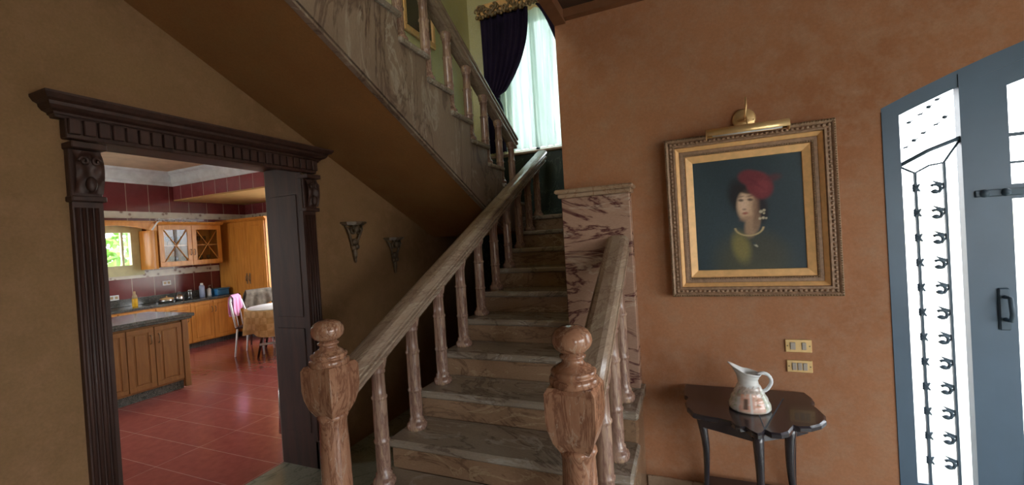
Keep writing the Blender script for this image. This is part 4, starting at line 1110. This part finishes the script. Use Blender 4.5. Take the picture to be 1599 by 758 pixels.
# ------------------------------------------------------------------ console table and jug
tt = thing('side_table', 'small black lacquered lobed table with curved legs against the orange wall', 'table', (.24, 2.3, 0))
top = [(-.055, 2.535), (-.062, 2.44), (-.058, 2.36), (-.046, 2.335), (-.055, 2.27), (-.046, 2.20), (-.020, 2.135), (.03, 2.115), (.085, 2.105), (.135, 2.085), (.150, 2.050), (.168, 2.035), (.188, 2.045), (.206, 2.010), (.228, 1.985),
       (.245, 1.998), (.262, 2.035), (.282, 2.012), (.318, 2.012), (.350, 2.040), (.368, 2.078), (.384, 2.112), (.402, 2.100), (.445, 2.112), (.490, 2.150), (.520, 2.200), (.532, 2.26), (.522, 2.34), (.510, 2.385), (.528, 2.42), (.530, 2.47), (.515, 2.535)]
mb = MB()
def offs(p, d_):
    cx_, cy_ = .235, 2.32; v_ = Vector((p[0]-cx_, p[1]-cy_)); return (cx_+v_.x*(1-d_/v_.length), min(2.538, cy_+v_.y*(1-d_/v_.length)))
lv = [(.010, .637), (0, .643), (0, .657), (.008, .664)]
n_ = len(top); v = []
for (d_, z_) in lv: v += [(*offs(p, d_), z_) for p in top]
f = [(j*n_+i, j*n_+(i+1) % n_, (j+1)*n_+(i+1) % n_, (j+1)*n_+i) for j in range(3) for i in range(n_)]+[tuple(range(n_))[::-1], tuple(range(3*n_, 4*n_))]
mb.add(v, f)
link('tabletop', mb, 'table', tt)
link('leaf_joint_glint', MB().box(.2590, .2630, 2.04, 2.26, .6635, .6655).add([(.262, 2.05, .6645), (.267, 2.046, .6645), (.401, 2.42, .6645), (.396, 2.423, .6645)], [(0, 1, 2, 3)]), 'iron', tt)  # leaf joint; its bluish tone paints in the highlight along it
mb = MB(); mb.prism([(.01, 2.50), (.01, 2.20), (.08, 2.17), (.23, 2.10), (.39, 2.19), (.46, 2.25), (.46, 2.50), (.43, 2.50), (.43, 2.27), (.38, 2.22), (.23, 2.14), (.09, 2.20), (.04, 2.23), (.04, 2.50)], .575, .638, 'z')
link('apron', mb, 'table', tt)
def leg(x, y, dx, dy, mid=(0, 0)):
    pts = []; rs = []
    for i in range(15):
        t = i/14; z_ = .64*(1-t)
        bow = math.sin(t*PI*1.7+.2)*.018*(1-t*.3)
        pts.append((x+dx*t+bow*(1 if dx >= 0 else -1)*(abs(dx) > .001 or 0), y+dy*t-bow*.9, z_)); rs.append(.024-.012*math.sin(t*PI*.8)+(.006 if i == 14 else 0))
    return MB().tube(pts, rs, 8)
link('leg', leg(.005, 2.24, .035, .0), 'table', tt)
link('leg', leg(.236, 2.055, .0, -.0), 'table', tt)
link('leg', leg(.385, 2.17, -.002, .02), 'table', tt)
link('leg', leg(.03, 2.49, .0, .02), 'table', tt)
link('leg', leg(.44, 2.49, .0, .02), 'table', tt)
mb = MB().prism([(.03, 2.50), (.03, 2.26), (.12, 2.20), (.236, 2.08), (.36, 2.20), (.42, 2.28), (.42, 2.50)], .155, .175, 'z')
link('lower_shelf', mb, 'table', tt)
# jug
JX, JY, JZ = .232, 2.255, .6655
def jug_r(t):
    ks = [(0, .094), (.04, .100), (.12, .099), (.28, .088), (.45, .073), (.58, .060), (.70, .047), (.80, .045), (.90, .051), (1.0, .062)]
    for (a, ra), (b_, rb) in zip(ks[:-1], ks[1:]):
        if t <= b_: return ra+(rb-ra)*sst(0, 1, (t-a)/(b_-a))
    return ks[-1][1]
HJ = .178
mb = MB(); cols = []
NU, NV = 56, 40
jl = thing('jug', 'white ceramic jug painted with a pink cottage, on the black side table', 'jug', (JX, JY, JZ))
def jugpt(u, t, inn=0):
    a = 2*PI*u; r_ = jug_r(t)-inn
    ca, sa = math.cos(a), math.sin(a)
    lip = sst(.62, 1, t)
    toward = max(0, -ca)**2.2           # spout points to -X
    rx = r_*(1+.55*lip*toward); z_ = HJ*t+lip*(.040*toward-.012*max(0, ca))
    return Vector((JX+rx*ca*.9, JY+r_*sa*.8, JZ+z_+.001))
v = [jugpt(i/NU, j/NV) for j in range(NV+1) for i in range(NU)]
v += [jugpt(i/NU, 1-j/8*.5, .004) for j in range(9) for i in range(NU)]
rows = NV+1+9
f = [(j*NU+i, j*NU+(i+1) % NU, (j+1)*NU+(i+1) % NU, (j+1)*NU+i) for j in range(rows-1) for i in range(NU)]
f += [tuple(range(NU))[::-1], tuple(range((rows-1)*NU, rows*NU))]
mb.add(v, f, True)
jo = link('body', mb, 'glaze', jl)
at = jo.data.color_attributes.new('paint', 'FLOAT_COLOR', 'POINT')
for k_, vv in enumerate(jo.data.vertices):
    p = vv.co; h = p.z/HJ; a = math.atan2(p.y, p.x)      # front faces -Y: a = -pi/2
    du = (a+PI/2)*.9; n1 = hsh(round(a*20), round(h*24))
    c = (.78, .78, .76)
    if p.y < .02:
        if h < .52 and -.62 < du < .72:
            c = lerp((.80, .42, .30), (.85, .62, .50), n1)                       # pink walls
            if h < .08: c = (.75, .60, .48)
            if -.38 < du < -.16 and .12 < h < .38: c = (.20, .13, .10)           # door
            if -.02 < du < .05 or .12 < du < .17: c = (.88, .84, .80)
            if .30 < du < .55 and .22 < h < .36 and n1 > .4: c = (.45, .28, .18)
        if .42+.1*math.cos(du*2) < h+.06*n1 < .66 and -.9 < du < .9: c = lerp((.42, .35, .30), (.72, .60, .52), n1)   # roof
        if h < .55 and (du < -.66 or du > .74) and n1 > .45: c = lerp((.35, .45, .30), (.7, .72, .62), n1)
    at.data[k_].color = (*c, 1)
hp = []
for j in range(15):
    t = j/14; a = PI*.78-t*PI*1.42
    hp.append((JX+.062+.033*math.cos(a), JY, JZ+.138+.036*math.sin(a)+(.0 if t < .7 else -(t-.7)*.07)))
link('handle', MB().tube(hp, [.008]*13+[.007, .005], 10), 'white', jl)
